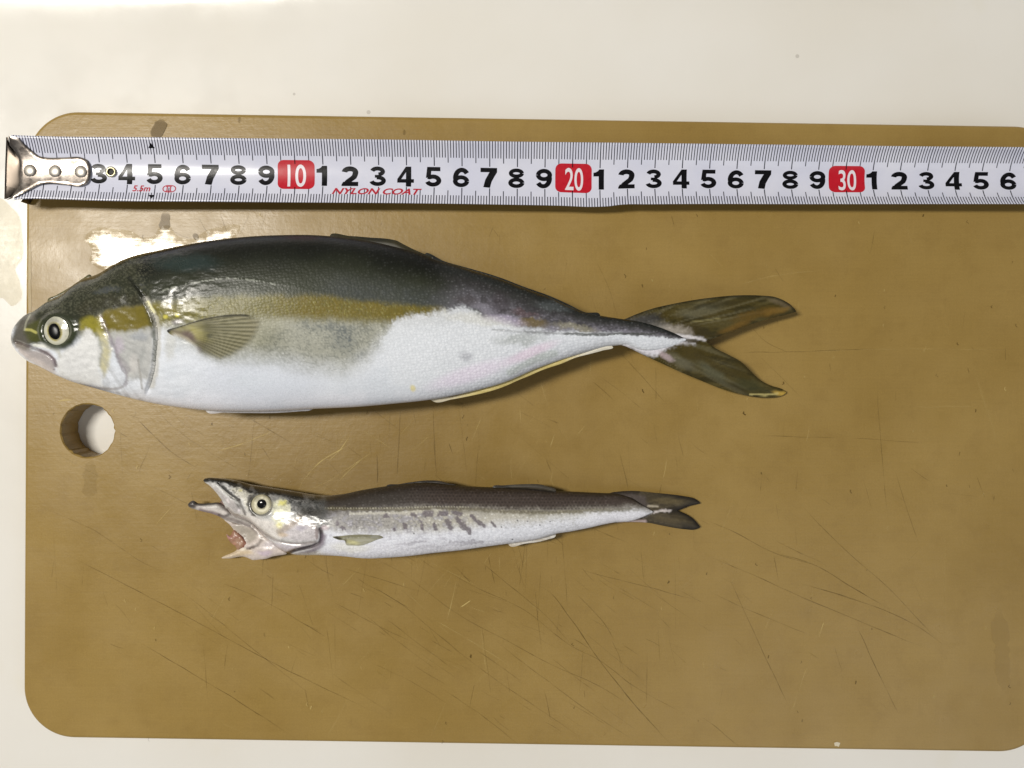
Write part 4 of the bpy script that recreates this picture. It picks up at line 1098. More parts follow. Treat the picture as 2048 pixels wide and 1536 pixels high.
    pt.blob(481, 981, 6, 4, (222, 216, 160), .8); pt.blob(452, 969, 10, 3.4, (222, 222, 220), .85, rot=22)
    pt.poly([(500, 990), (512, 988), (505, 1005), (508, 1028), (502, 1024), (499, 1005)], (56, 52, 44), 3, .85, warp=3)
    # upper jaw bone strips
    pt.poly([(436, 966), (444, 970), (460, 985), (477, 998), (476, 1003), (462, 996), (448, 984)], (40, 38, 34), 2.5, .9, warp=3)
    pt.line([(445, 980), (458, 990), (474, 999)], 0.8, (206, 204, 196), .8, 1.6)
    pt.poly([(417, 967), (430, 974), (450, 992), (470, 1002), (478, 1016), (484, 1030), (474, 1032), (462, 1022), (447, 1002), (432, 984)], (176, 170, 168), 3.5, .9, warp=4, fine=3)
    pt.poly([(470, 1004), (478, 1008), (488, 1024), (486, 1030), (478, 1018)], (84, 78, 74), 3, .85, warp=3)
    pt.blob(456, 1002, 4, 7, (222, 214, 214), .8, rot=-30); pt.blob(479, 1022, 4, 8, (220, 212, 218), .8, rot=-30)
    pt.blob(412, 961, 9, 5, (20, 18, 16), .9)
    # cheek and gill cover
    pt.poly([(484, 1010), (500, 1026), (524, 1038), (548, 1042), (560, 1060), (590, 1070), (560, 1080), (530, 1066), (505, 1046), (488, 1034), (478, 1026)], (218, 212, 206), 5, .9, warp=6, fine=3)
    pt.poly([(560, 1056), (590, 1038), (620, 1044), (640, 1062), (638, 1078), (620, 1086), (590, 1086), (566, 1078)], (202, 196, 198), 6, .9, warp=8, fine=4)
    pt.poly([(505, 1052), (530, 1074), (550, 1086), (580, 1090), (625, 1090), (590, 1102), (571, 1110), (540, 1094), (515, 1070)], (204, 196, 202), 5, .9, warp=5)
    pt.line([(560, 1062), (585, 1048), (600, 1034)], 2, (150, 132, 108), .6, 8, warp=8)
    pt.blob(566, 1070, 14, 8, (196, 172, 138), .6, warp=8); pt.blob(605, 1056, 16, 9, (182, 176, 190), .6, warp=8, fine=4)
    pt.line([(626, 1048), (634, 1060), (634, 1074)], 1.6, (120, 104, 100), .7, 4, warp=5, fine=4)
    pt.line([(436, 964), (448, 975), (462, 987), (478, 1000)], 1.8, (34, 32, 30), .8, 2.5, warp=4, fine=3)
    pt.line([(478, 1000), (484, 1012), (490, 1028)], 1.4, (70, 64, 60), .75, 3, warp=4, fine=3)
    pt.line([(500, 994), (497, 1006), (500, 1020), (508, 1030)], 2.4, (44, 40, 34), .85, 3, warp=3, fine=3)
    pt.mix(0.8 * sstep(0.5, 0.64, 0.5 * med + 0.5 * fine) * (1 - sstep(0.5, 1.0, np.hypot((x - 606) / 48, (y - 1012) / 36))), (44, 43, 40))
    pt.mix(0.6 * sstep(0.5, 0.66, 0.5 * med + 0.5 * fine) * (1 - sstep(0.4, 1.0, np.hypot((x - 480) / 34, (y - 982) / 16))), (70, 66, 58))
    pt.blob(470, 965, 46, 4, (26, 24, 22), .7, rot=9, fine=3)
    pt.line(OPM, 1.0, (150, 140, 138), .75, 2.5, warp=2)
    pt.line(GS, 2.0, (44, 34, 36), .95, 3, warp=2)
    pt.poly([(644, 1066), (654, 1070), (650, 1090), (632, 1104), (590, 1109), (620, 1098), (642, 1084)], (112, 100, 112), 4, .8, warp=6)
    pt.blob(648, 1056, 12, 8, (196, 178, 182), .7, warp=6)
    pt.mul(1 + hm * 0.42 * (fbm(x / 6, y / 5, 4) - 0.5))
    pt.mix(0.35 * hm * sstep(0.58, 0.75, fbm(x / 12 + 4, y / 8, 3)), (150, 148, 146))
    e = np.hypot(P[:, 0] - 523.3, P[:, 1] - 1010)
    pt.mix(0.75 * (1 - sstep(21, 26, e)), (70, 66, 52))
    pt.mul(0.86 + 0.28 * vnoise(x / 1.6 + 31, y / 1.6))
    pt.A = np.clip(sstep(640, 700, x) * (0.45 + 0.35 * sstep(1000, 1040, y)), 0, 1) 
    return pt
M_small = skin_mat('wet_slender_skin', rough=0.28, coat=0.30, pitch=5.6, scale_bump=0.7, dots=0.9)
B2 = fish_body('body', xs2, SD, SV, W2, Z2, paint_small, disp_small, M_small, small, ntop=150, fix_from=470, fix_to=1270)
eye(small, B2, 523.3, 1010, 20.5, 21, 523.5, 1008.5, 9.4, 9.6, 0, 0.0011, (212, 206, 178), ((232, 226, 200), 1.55, (150, 140, 104)), z_off=0.0001)

M_flesh = skin_mat('wet_flesh', rough=0.36, coat=0.15, pitch=5, scale_bump=0.15, dots=0.0)
LJ = [(376, 1008.5), (379, 1005), (386.6, 1001), (391, 1003), (395, 1006), (402, 1006.8), (420, 1006.3), (438, 1005), (450, 1010), (462, 1020), (472, 1030), (484, 1036), (500, 1043), (516, 1058), (524, 1070), (505, 1062), (485, 1050), (470, 1046), (452, 1041), (438, 1033), (422, 1027), (405, 1023), (391, 1019), (382, 1016), (377, 1012.8)]
def p_jaw(P):
    p = Paint(P, (178, 172, 166)); x, y = P[:, 0], P[:, 1]
    p.poly([(370, 1000), (392, 1000), (396, 1008), (386, 1016), (374, 1016)], (30, 26, 26), 4, .95, warp=4)
    p.blob(394, 1010, 26, 10, (84, 76, 72), .75, warp=6)
    p.line([(390, 1006), (410, 1007.5), (440, 1006)], 1.4, (44, 40, 34), .9, 3, warp=2)
    p.poly([(428, 1003), (442, 1004), (454, 1008), (470, 1024), (460, 1030), (448, 1020), (436, 1011)], (72, 58, 52), 4, .9, warp=5)
    p.blob(463, 1018, 9, 7, (110, 84, 84), .85, warp=4); p.blob(453, 1014, 3, 5, (230, 226, 222), .8, rot=-30)
    p.line([(395, 1016), (420, 1018), (450, 1026)], 1.6, (210, 202, 196), .7, 4, warp=3); p.line([(400, 1021), (420, 1025), (440, 1031)], 2, (126, 108, 110), .8, 4, warp=4)
    p.line([(438, 1030), (448, 1033), (456, 1030)], 1.4, (60, 50, 50), .7, 2.5); p.line([(440, 1033), (470, 1040), (500, 1052)], 1.4, (120, 108, 104), .7, 3)
    p.blob(466, 1028, 5, 4, (226, 210, 210), .8)
    p.mul(0.85 + 0.3 * vnoise(x / 2.2, y / 2.2)); return p
sheet('lower_jaw', LJ, lambda P: 0.0062 - 0.000016 * (P[:, 0] - 376), pillow(0.0011, 14), M_flesh, small, p_jaw, sp=2.4)
TF = [(449, 1040), (470, 1044), (500, 1044), (516, 1058), (532, 1072), (560, 1092), (573, 1107), (556, 1111), (545, 1113), (532, 1117.5), (518, 1119), (505, 1120), (496, 1116), (486, 1113), (477, 1113.6), (460, 1116.7), (443, 1115.5), (452, 1110.5), (461.6, 1106.6), (472, 1101), (476, 1096), (478, 1086), (474, 1072), (467.5, 1060), (460, 1050)]
def p_throat(P):
    p = Paint(P, (200, 188, 180)); x, y = P[:, 0], P[:, 1]
    p.poly([(462, 1052), (480, 1050), (505, 1056), (514, 1068), (512, 1078), (498, 1088), (486, 1074), (470, 1062)], (164, 156, 144), 5, .9, warp=6)
    p.line([(505, 1058), (518, 1070), (524, 1078), (516, 1088), (500, 1097)], 1.4, (130, 120, 112), .7, 3, warp=4)
    p.line([(466, 1046), (490, 1048), (506, 1056)], 1.4, (116, 104, 96), .7, 3)
    p.poly([(440, 1118), (452, 1108), (470, 1100), (500, 1100), (505, 1108), (480, 1114)], (200, 180, 148), 5, .85, warp=5)
    p.blob(528, 1106, 22, 8, (186, 170, 186), .7, warp=8); p.blob(540, 1090, 24, 14, (212, 204, 206), .7, warp=8)
    p.line([(490, 1098), (505, 1096), (514, 1092)], 1.2, (84, 70, 64), .7, 2.5, warp=4); p.blob(500, 1098, 2, 2, (40, 34, 34), .9); p.blob(510, 1104, 1.6, 1.6, (60, 50, 50), .9)
    p.line([(482, 1099), (490, 1098)], 1.4, (236, 226, 206), .8, 2)
    p.mul(0.88 + 0.24 * vnoise(x / 3, y / 3)); return p
sheet('throat_flap', TF, lambda P: 0.0030 + 0.0022 * sstep(460, 540, P[:, 0]), pillow(0.0012, 14), M_flesh, small, p_throat, sp=2.6,
      zadd=lambda P: 0.0005 * (fbm(P[:, 0] / 9, P[:, 1] / 7, 2) - 0.5) - 0.0011 * np.exp(-(((P[:, 0] - 494) / 15) ** 2 + ((P[:, 1] - 1070) / 13) ** 2)))
GI = [(453, 1068), (459, 1072), (468, 1060), (476, 1064), (490, 1078), (497, 1088), (494, 1096), (484, 1098), (476, 1100), (470, 1092), (462, 1086), (456, 1078)]
def p_gill(P):
    p = Paint(P, (158, 124, 102)); x, y = P[:, 0], P[:, 1]
    p.mix(sstep(0.4, 0.7, fbm(x / 6, y / 6, 3)), (146, 102, 84)); p.blob(457, 1073, 6, 7, (176, 128, 126), .8, warp=4); p.line([(480, 1070), (490, 1082), (486, 1096)], 1, (122, 66, 52), .7, 2.5)
    p.blob(468, 1088, 6, 5, (190, 140, 118), .6); p.blob(458, 1071, 2, 1.6, (236, 220, 224), .9); return p
sheet('gill', GI, const(0.0036), pillow(0.0013, 9), M_flesh, small, p_gill, sp=2.2, zadd=lambda P: 0.0004 * (fbm(P[:, 0] / 4, P[:, 1] / 4, 2) - 0.5))
# mouth lining seen behind the jaws
ML = [(440, 1003), (450, 1000), (466, 1006), (480, 1020), (486, 1032), (470, 1032), (455, 1022), (444, 1012)]
sheet('mouth_lining', ML, const(0.0046), pillow(0.0009, 9), M_flesh, small, p_simple((128, 104, 96), (90, 72, 62), 6, 6), sp=2.4)
# fins of the slender fish
def p_tail2(P):
    p = Paint(P, (66, 58, 42)); x, y = P[:, 0], P[:, 1]
    up = y < 1021
    ang = np.where(up, np.arctan2(y - 1035, x - 1150), np.arctan2(y - 1010, x - 1150))
    p.mix(0.5 * sstep(0.45, 0.7, vnoise(ang * 90, x / 120)), (94, 84, 62)); p.mix(0.4 * sstep(0.55, 0.8, vnoise(ang * 140 + 9, x / 90)), (40, 34, 26))
    p.blob(1340, 1003, 44, 9, (104, 92, 64), .55, rot=6, warp=6); p.blob(1335, 1040, 40, 9, (92, 80, 54), .55, rot=10, warp=6)
    d1 = line_dist(P, [(1310, 985), (1348, 989), (1369, 992), (1390, 998), (1401, 1007)]); d2 = line_dist(P, [(1340, 1020), (1357, 1020), (1369, 1026), (1386, 1037), (1400, 1053), (1390, 1059), (1369, 1058)]); d3 = line_dist(P, [(1401, 1007), (1379, 1012), (1357, 1020)])
    p.mix(0.85 * (1 - sstep(1, 12, np.minimum(np.minimum(d1, d2), d3))) * sstep(1300, 1360, x), (24, 20, 18))
    p.poly([(1215, 990), (1262, 984), (1290, 990), (1296, 1012), (1290, 1022), (1215, 1024)], (84, 76, 72), 6, .95, warp=8, fine=5)
    p.blob(1255, 1003, 26, 12, (124, 116, 112), .7, warp=8, fine=5); p.line([(1228, 984), (1250, 983), (1276, 984)], 2, (40, 34, 30), .7, 5)
    p.poly([(1215, 1018), (1260, 1017), (1284, 1022), (1300, 1026), (1290, 1030), (1274, 1038), (1258, 1042), (1215, 1046)], (228, 226, 234), 4, .95, warp=8, fine=6)
    p.line([(1284, 1026), (1302, 1025), (1322, 1022), (1340, 1021)], 1.3, (214, 206, 204), .8, 2, fine=3); p.line([(1296, 1012), (1316, 1013)], .9, (190, 180, 160), .7, 1.8)
    p.line([(1240, 1043), (1258, 1044), (1290, 1043)], 1.5, (196, 176, 174), .7, 4)
    p.mul(0.86 + 0.28 * vnoise(x / 2, y / 2)); p.A = 0.7 * (1 - sstep(1262, 1300, x)); return p
TL2 = [(1212, 990), (1221, 985.5), (1238, 983), (1266, 981.7), (1307, 985.4), (1348, 989.5), (1369, 992.6), (1389.7, 997.7), (1400, 1006.5), (1392, 1009), (1379, 1012), (1366, 1017), (1356, 1021), (1369, 1027), (1385.6, 1037), (1395, 1047), (1400, 1054), (1389.7, 1059), (1369, 1058.5), (1328, 1052), (1295, 1045.5), (1256, 1044), (1230, 1045), (1212, 1046)]
M_tail2 = skin_mat('slender_tail_skin', rough=0.5, coat=0.0, spec=0.3, pitch=5.6, scale_bump=0.4, dots=0.4)
sheet('caudal_fin', TL2, lambda P: np.maximum(0.0058 - 0.000026 * (P[:, 0] - 1212), 0.0014), lambda d: 0.0002 + 0.0007 * np.clip(d / 20, 0, 1), M_tail2, small, p_tail2, sp=2.6,
      zadd=lambda P: 0.0012 * (1 - sstep(1225, 1300, P[:, 0])) * np.exp(-((P[:, 1] - 1012) / 20) ** 2))
PF2 = [(665, 1074), (682, 1072), (700, 1070), (725, 1069), (745, 1070), (762, 1072), (766, 1074), (752, 1080), (738, 1086), (722, 1091), (706, 1091), (692, 1089), (690, 1082), (678, 1080)]
def p_pec2(P):
    p = Paint(P, (172, 170, 152)); x, y = P[:, 0], P[:, 1]
    p.blob(704, 1084, 22, 6, (212, 207, 154), .8, rot=8, warp=4); p.line([(666, 1074), (690, 1072), (730, 1070), (765, 1073)], 2, (112, 108, 84), .85, 4, fine=3)
    p.blob(676, 1076, 14, 5, (38, 34, 28), .95, rot=16); p.blob(690, 1082, 6, 7, (64, 58, 48), .8, rot=20); p.blob(750, 1075, 14, 6, (150, 150, 140), .8)
    ang = np.arctan2(y - 1078, x - 640); p.mix(0.4 * sstep(.5, .8, vnoise(ang * 130, x * 0)), (140, 136, 100)); p.A = np.full(len(P), .92); return p
sheet('pectoral_fin', PF2, lambda P: B2.surf(P, 6) + 0.0002, lambda d: 0.0001 + 0 * d, M_fin_clear, small, p_pec2, sp=2.4)
D1 = strip([(772, 974), (800, 968), (825, 963.8), (856, 960.8), (880, 962), (898, 967), (912, 971.5)], [(772, 978), (800, 974), (830, 970), (860, 970), (890, 972), (912, 975)])
sheet('dorsal_fin', D1, const(0.0090), lambda d: 0.0005 * np.clip(d / 4, 0, 1), M_fin, small, p_simple((40, 34, 26), (58, 50, 40), 20, 4), sp=2.6)
D2 = strip([(985, 975), (1010, 970.5), (1040, 968.5), (1061, 968), (1082, 969.3), (1094, 973), (1112, 980.5)], [(985, 978), (1020, 978), (1060, 979), (1090, 981), (1112, 983)])
sheet('dorsal_fin', D2, const(0.0080), lambda d: 0.0004 * np.clip(d / 4, 0, 1), M_fin, small, p_simple((38, 33, 26), (70, 64, 52), 40, 4), sp=2.6)
A2 = strip([(1015, 1086), (1045, 1080), (1075, 1073), (1100, 1068), (1112, 1070)], [(1018, 1090.5), (1051, 1087), (1082, 1082.5), (1098, 1078), (1111, 1072.5)])
sheet('anal_fin', A2, const(0.0060), lambda d: 0.0004 * np.clip(d / 4, 0, 1), M_fin, small, p_simple((218, 214, 206), (190, 178, 158), 40, 2), sp=2.6)

# ------------------------------------------------------------------ the tape measure
tape = empty('tape_measure', (-0.12, 0.07, 0.0))
tag(tape, 'white steel tape measure stretched along the top of the board, numbers in black', 'tape measure')
TK = np.array([[3, 199], [4, 255.3], [5, 311.7], [6, 368], [7, 423.2], [8, 479], [9, 534.7], [10, 590.3], [11, 646], [12, 701.8], [13, 757.6], [14, 813], [15, 868.6], [16, 924], [17, 979.4], [18, 1034.8], [19, 1090], [20, 1145], [21, 1200], [22, 1254.6], [23, 1309.4], [24, 1364.4], [25, 1419], [26, 1473.6], [27, 1528], [28, 1582.4], [29, 1636.6], [30, 1690.9], [31, 1745.2], [32, 1799.6], [33, 1854], [34, 1908.6], [35, 1963.6], [36, 2018.6]])
pf = np.polyfit(TK[:, 0], TK[:, 1], 4)
def u2px(u):
    u = np.asarray(u, float)
    r = np.polyval(pf, np.clip(u, 0, 36.5))
    return r + (u > 36.5) * (u - 36.5) * 55.0
TOP = [(0, 269.5), (20, 270.5), (100, 273.5), (300, 275.4), (488, 277.4), (820, 280.5), (1000, 283.4), (1220, 285.6), (1400, 287.7), (1620, 290.3), (1850, 293), (2048, 294.3), (3000, 303)]
BOT = [(0, 400.5), (20, 400), (60, 396.5), (100, 397), (200, 400.3), (420, 402.5), (600, 404), (820, 405.8), (1000, 408.6), (1120, 411), (1190, 413.3), (1215, 412.2), (1240, 409), (1300, 408.2), (1620, 408), (2048, 408), (3000, 414)]
TOPc = catmull(TOP, 6); BOTc = catmull(BOT, 4)
ZC = [(0, .0096), (180, .0090), (600, .0072), (1200, .0050), (1600, .0046), (2048, .0044), (3000, .0044)]
ZE = [(0, .0026), (600, .0030), (1000, .0031), (1200, .0028), (1240, .0034), (1600, .0040), (2048, .0046), (3000, .0046)]
SL = 0.0075
ZT = [(0, .0007), (600, .0006), (1200, .0002), (2048, .0)]     # the blade leans a little towards the viewer
def tape_pt(u, v, lift=0.0):
    u = np.asarray(u, float); v = np.asarray(v, float)
    px = u2px(u)
    zc = np.interp(px, *np.array(ZC).T); ze = zc + np.interp(px, *np.array(ZE).T)
    yt = np.interp(px, TOPc[:, 0], TOPc[:, 1]); yb = np.interp(px, BOTc[:, 0], BOTc[:, 1])
    wt = U(px, yt, ze); wb = U(px, yb, ze)
    wc = U(px, (yt + yb) / 2, zc)
    y = wt[..., 1] * (1 - v) + wb[..., 1] * v
    c = np.abs(2 * v - 1)
    tl = np.interp(px, *np.array(ZT).T) * (1 - 2 * v)
    z = zc + (ze - zc) * c ** 2.0 + tl
    x = wc[..., 0] + SL * (y - wc[..., 1])
    # lift along the surface normal of the hollow
    hw = np.maximum((wt[..., 1] - wb[..., 1]) / 2, 1e-6)
    dz = (2 * (ze - zc) * np.sign(0.5 - v) * c + np.interp(px, *np.array(ZT).T)) / hw
    nl = np.sqrt(1 + dz * dz)
    return np.stack([x, y - lift * dz / nl, z + lift / nl], -1)
def blade_mat():
    m, nt, nd, b = new_mat('printed_steel_blade')
    uv = N(nt, 'ShaderNodeUVMap', uv_map='UVMap')
    s = N(nt, 'ShaderNodeSeparateXYZ'); nt.links.new(uv.outputs[0], s.inputs[0])
    u, v = s.outputs[0], s.outputs[1]
    mm = math_n(nt, 'MULTIPLY', u, 10.0)
    idx = math_n(nt, 'ROUND', mm)
    off = math_n(nt, 'ABSOLUTE', math_n(nt, 'SUBTRACT', mm, idx))
    is5 = math_n(nt, 'LESS_THAN', math_n(nt, 'ABSOLUTE', math_n(nt, 'SUBTRACT', idx, math_n(nt, 'MULTIPLY', math_n(nt, 'ROUND', math_n(nt, 'DIVIDE', idx, 5.0)), 5.0))), 0.5)
    is10 = math_n(nt, 'LESS_THAN', math_n(nt, 'ABSOLUTE', math_n(nt, 'SUBTRACT', idx, math_n(nt, 'MULTIPLY', math_n(nt, 'ROUND', math_n(nt, 'DIVIDE', idx, 10.0)), 10.0))), 0.5)
    lt = math_n(nt, 'ADD', 0.243, math_n(nt, 'ADD', math_n(nt, 'MULTIPLY', is5, 0.075), math_n(nt, 'MULTIPLY', is10, 0.052)))
    lb = math_n(nt, 'ADD', 0.150, math_n(nt, 'ADD', math_n(nt, 'MULTIPLY', is5, 0.085), math_n(nt, 'MULTIPLY', is10, 0.045)))
    reach = math_n(nt, 'MAXIMUM', math_n(nt, 'LESS_THAN', v, lt), math_n(nt, 'GREATER_THAN', v, math_n(nt, 'SUBTRACT', 1.0, lb)))
    wd = math_n(nt, 'ADD', 0.165, math_n(nt, 'MULTIPLY', is10, 0.02))
    line = math_n(nt, 'MULTIPLY', math_n(nt, 'LESS_THAN', off, wd), reach)
    tc = N(nt, 'ShaderNodeTexCoord')
    sm = noise(nt, tc.outputs['Object'], 70, 4)
    paintc = mixc(nt, ramp(nt, sm, [(0.35, 0.0), (0.7, 1.0)]), lin((203, 205, 221)), lin((212, 213, 225)))
    ink = mixc(nt, noise(nt, tc.outputs['Object'], 900, 2), lin((24, 24, 36)), lin((56, 56, 70)))
    nt.links.new(mixc(nt, line, paintc, ink), b.inputs['Base Color'])
    nt.links.new(bump(nt, noise(nt, mapping(nt, tc.outputs['Object'], (60, 1200, 1)), 1.0, 2), 0.08, 0.0001), b.inputs['Normal'])
    b.inputs['Roughness'].default_value = 0.20
    b.inputs['Specular IOR Level'].default_value = 0.4
    return m
us = np.concatenate([np.arange(0.02, 37, 0.08), np.arange(37, 52, 0.5)]); vs_ = np.linspace(0, 1, 27)
UU, VV = np.meshgrid(us, vs_, indexing='ij')
T = tape_pt(UU, VV)
n, m = UU.shape
Tb = T.copy(); Tb[..., 2] -= 0.00018
V = np.vstack([T.reshape(-1, 3), Tb.reshape(-1, 3)]); F = []
nv = n * m
for i in range(n - 1):
    for j in range(m - 1):
        a, b_, c_, d_ = i * m + j, i * m + j + 1, (i + 1) * m + j + 1, (i + 1) * m + j
        F.append((a, b_, c_, d_)); F.append((nv + d_, nv + c_, nv + b_, nv + a))
    for j in (0, m - 1):
        a, d_ = i * m + j, (i + 1) * m + j
        F.append((a, d_, nv + d_, nv + a) if j == 0 else (d_, a, nv + a, nv + d_))
uvb = np.stack([UU.ravel(), VV.ravel()], 1)
mesh_obj('blade', V, F, blade_mat(), tape, uv=np.vstack([uvb, uvb]))

def glyphs(text, offset=0.0, shear=0.0):
    c = bpy.data.curves.new('lettering', 'FONT'); c.body = text; c.offset = offset; c.shear = shear; c.resolution_u = 8
    ob = bpy.data.objects.new('lettering', c); COL.objects.link(ob)
    bpy.context.view_layer.update()
    ev = ob.evaluated_get(bpy.context.evaluated_depsgraph_get())
    me = ev.to_mesh()
    v = np.array([x.co[:2] for x in me.vertices]); f = [tuple(p.vertices) for p in me.polygons]
    ev.to_mesh_clear(); bpy.data.objects.remove(ob); bpy.data.curves.remove(c)
    mn, mx = v.min(0), v.max(0)
    return (v - mn) / (mx - mn), f
class Print:
    def __init__(s): s.V = []; s.F = []
    def add(s, g, u0, u1, v0, v1, lift):
        q, f = g
        b = bmesh.new()
        vv = [b.verts.new((u0 + (u1 - u0) * t[0], v1 + (v0 - v1) * t[1], 0)) for t in q]
        for t in f:
            try: b.faces.new([vv[i] for i in t])
            except ValueError: pass
        bmesh.ops.triangulate(b, faces=b.faces[:])
        for it in range(6):
            long = [e for e in b.edges if abs(e.verts[0].co.y - e.verts[1].co.y) > 0.035]
            if not long: break
            bmesh.ops.subdivide_edges(b, edges=long, cuts=1)
            bmesh.ops.triangulate(b, faces=[f_ for f_ in b.faces if len(f_.verts) > 3])
        b.verts.index_update()
        co = np.array([v.co[:2] for v in b.verts])
        o0 = len(s.V); s.V.extend(tape_pt(co[:, 0], co[:, 1], lift)); s.F.extend([tuple(v.index + o0 for v in f_.verts) for f_ in b.faces])
        b.free()
    def build(s, name, mat, parent):
        bmm = bmesh.new()
        vv = [bmm.verts.new(p) for p in s.V]
        for f in s.F:
            try: bmm.faces.new([vv[i] for i in f])
            except ValueError: pass
        me = bpy.data.meshes.new(name); bmm.to_mesh(me); bmm.free()
        me.materials.append(mat)
        o = bpy.data.objects.new(name, me); COL.objects.link(o); o.parent = parent
        if parent.type == 'EMPTY': o.matrix_parent_inverse = Matrix.Translation(-parent.location)
        return o
M_ink = plain('black_ink', (14, 14, 17), 0.24, spec=0.18, grain=0.25, gscale=900)
M_red = plain('red_ink', (182, 24, 40), 0.30, spec=0.3, grain=0.12, gscale=700)
M_redl = plain('red_print', (176, 26, 46), 0.32, coat=0.3, grain=0.12, gscale=700)
M_wht = plain('white_print', (222, 216, 222), 0.30, coat=0.3, grain=0.05)

# heavy sans-serif digits, drawn as strokes in a unit box (x right, y up)
def arc(cx, cy, rx, ry, a0, a1, n=18):
    a = np.radians(np.linspace(a0, a1, n)); return [(cx + rx * math.cos(t), cy + ry * math.sin(t)) for t in a]
def stroke(pts, w, ax=1.0):
    """thick line as quads; w is (wx, wy) nib widths in box units"""
    p = np.array(pts, float); asp = np.array([0.80, 1.0])
    q = p * asp
    d = np.gradient(q, axis=0); d /= np.maximum(np.linalg.norm(d, axis=1), 1e-9)[:, None]
    nn = np.stack([-d[:, 1], d[:, 0]], 1)
    ww = w * (1.0 - 0.12 * np.abs(d[:, 0]))[:, None] / 2
    a = (q + nn * ww) / asp; b = (q - nn * ww) / asp
    V = np.empty((2 * len(p), 2)); V[0::2] = a; V[1::2] = b
    return V, [(2 * i, 2 * i + 1, 2 * i + 3, 2 * i + 2) for i in range(len(p) - 1)]
def polyg(pts): return np.array(pts, float), [tuple(range(len(pts)))]
def join(parts):
    V = []; F = []
    for v, f in parts:
        o0 = len(V); V.extend(v.tolist()); F.extend([tuple(i + o0 for i in t) for t in f])
    return np.array(V), F
w = 0.27; h = w / 2; hx = h / 0.8
DIG = {
 '0': join([stroke(arc(.5, .5, .5 - hx, .5 - h, 90, 450, 40), w)]),
 '1': join([polyg([(.50, 0), (1.0, 0), (1.0, 1), (.62, 1), (.50, .86)][0:5]), polyg([(0, .66), (0, .84), (.22, .86), (.42, .92), (.55, 1.0), (.62, 1.0), (.55, .66)])]),
 '2': join([stroke(arc(.5, .70, .5 - hx, .30 - h, 178, 0, 18) + arc(.36, .72, .64 - hx, .42, -5, -38, 6), w), stroke([(.80, .50), (.58, .36), (.36, .22), (.18, .04)], w * .98), polyg([(0, 0), (1, 0), (1, .22), (.10, .22), (0, .08)])]),
 '3': join([stroke(arc(.48, .745, .46 - hx * .85, .255 - h * .8, 170, -80, 20), w * .82), stroke(arc(.49, .285, .51 - hx * .9, .285 - h * .85, 100, -172, 24), w * .85), polyg([(.32, .44), (.55, .44), (.55, .58), (.32, .58)])]),
 '4': join([polyg([(.52, 0), (.84, 0), (.84, 1), (.52, 1)]), polyg([(0, .20), (1, .20), (1, .385), (0, .385)]), polyg([(0, .385), (.24, .385), (.74, 1), (.52, 1), (.50, .98)])]),
 '5': join([polyg([(.10, .80), (.92, .80), (.92, 1), (.14, 1)]), polyg([(.13, 1), (.40, 1), (.34, .50), (.05, .46)]), stroke([(.16, .51)] + arc(.48, .325, .52 - hx, .325 - h * .9, 125, -165, 24), w * .9)]),
 '6': join([stroke(arc(.5, .315, .5 - hx * .9, .315 - h * .84, 0, 360, 34), w * .86), stroke(arc(.54, .5, .54 - hx, .5 - h * .9, 34, 200, 24), w * .92)]),
 '7': join([polyg([(0, .79), (1, .79), (1, 1), (0, 1)]), stroke([(.86, .88), (.66, .64), (.48, .36), (.38, .02), (.375, 0)], w * 1.25)]),
 '8': join([stroke(arc(.5, .755, .47 - hx * .8, .245 - h * .74, 0, 360, 30), w * .76), stroke(arc(.5, .275, .5 - hx * .86, .275 - h * .8, 0, 360, 34), w * .82)]),
 '9': None}
v6, f6 = DIG['6']; DIG['9'] = (1 - v6, f6)
v7 = DIG['7'][0]; v7[:, 0] = np.clip(v7[:, 0], 0, 1); v7[:, 1] = np.clip(v7[:, 1], 0, 1)
v2 = DIG['2'][0]; v2[:, 0] = np.clip(v2[:, 0], 0, 1); v2[:, 1] = np.clip(v2[:, 1], 0, 1)
pr = Print()
for i in range(3, 53):
    if i % 10 == 0: continue
    g = DIG[str(i % 10)]
    wd = 0.385 if i % 10 == 1 else 0.60
    cx = i - (0.035 if i % 10 != 1 else 0.045)
    pr.add(g, cx - wd / 2, cx + wd / 2, 0.388, 0.712, 0.00003)
# the two little arrow heads at five centimetres
pr.add((np.array([(0, 0), (1, 0), (.5, 1)]), [(0, 1, 2)]), 4.82, 5.06, 0.075, 0.152, 0.00004)
pr.add((np.array([(0, 1), (1, 1), (.5, 0)]), [(0, 1, 2)]), 4.80, 5.03, 0.888, 0.958, 0.00004)
pr.build('black_numerals', M_ink, tape)
def rbox(n=7, rx=.17, ry=.2):
    pts = []
    for cx, cy, a0 in ((rx, ry, 180), (1 - rx, ry, 270), (1 - rx, 1 - ry, 0), (rx, 1 - ry, 90)):
        for k in range(n): 
            a = math.radians(a0 + 90 * k / (n - 1)); pts.append((cx + rx * math.cos(a), cy + ry * math.sin(a)))
    B = np.array(pts); nb = len(B)
    rings = [B * s_ + (1 - s_) * 0.5 for s_ in (1, .75, .5, .25)]
    V = np.vstack(rings + [np.array([[.5, .5]])]); F = []
    for r in range(3):
        for i in range(nb):
            j = (i + 1) % nb; F.append((r * nb + i, r * nb + j, (r + 1) * nb + j, (r + 1) * nb + i))
    for i in range(nb): F.append((3 * nb + i, 3 * nb + (i + 1) % nb, 4 * nb))
    return V, F
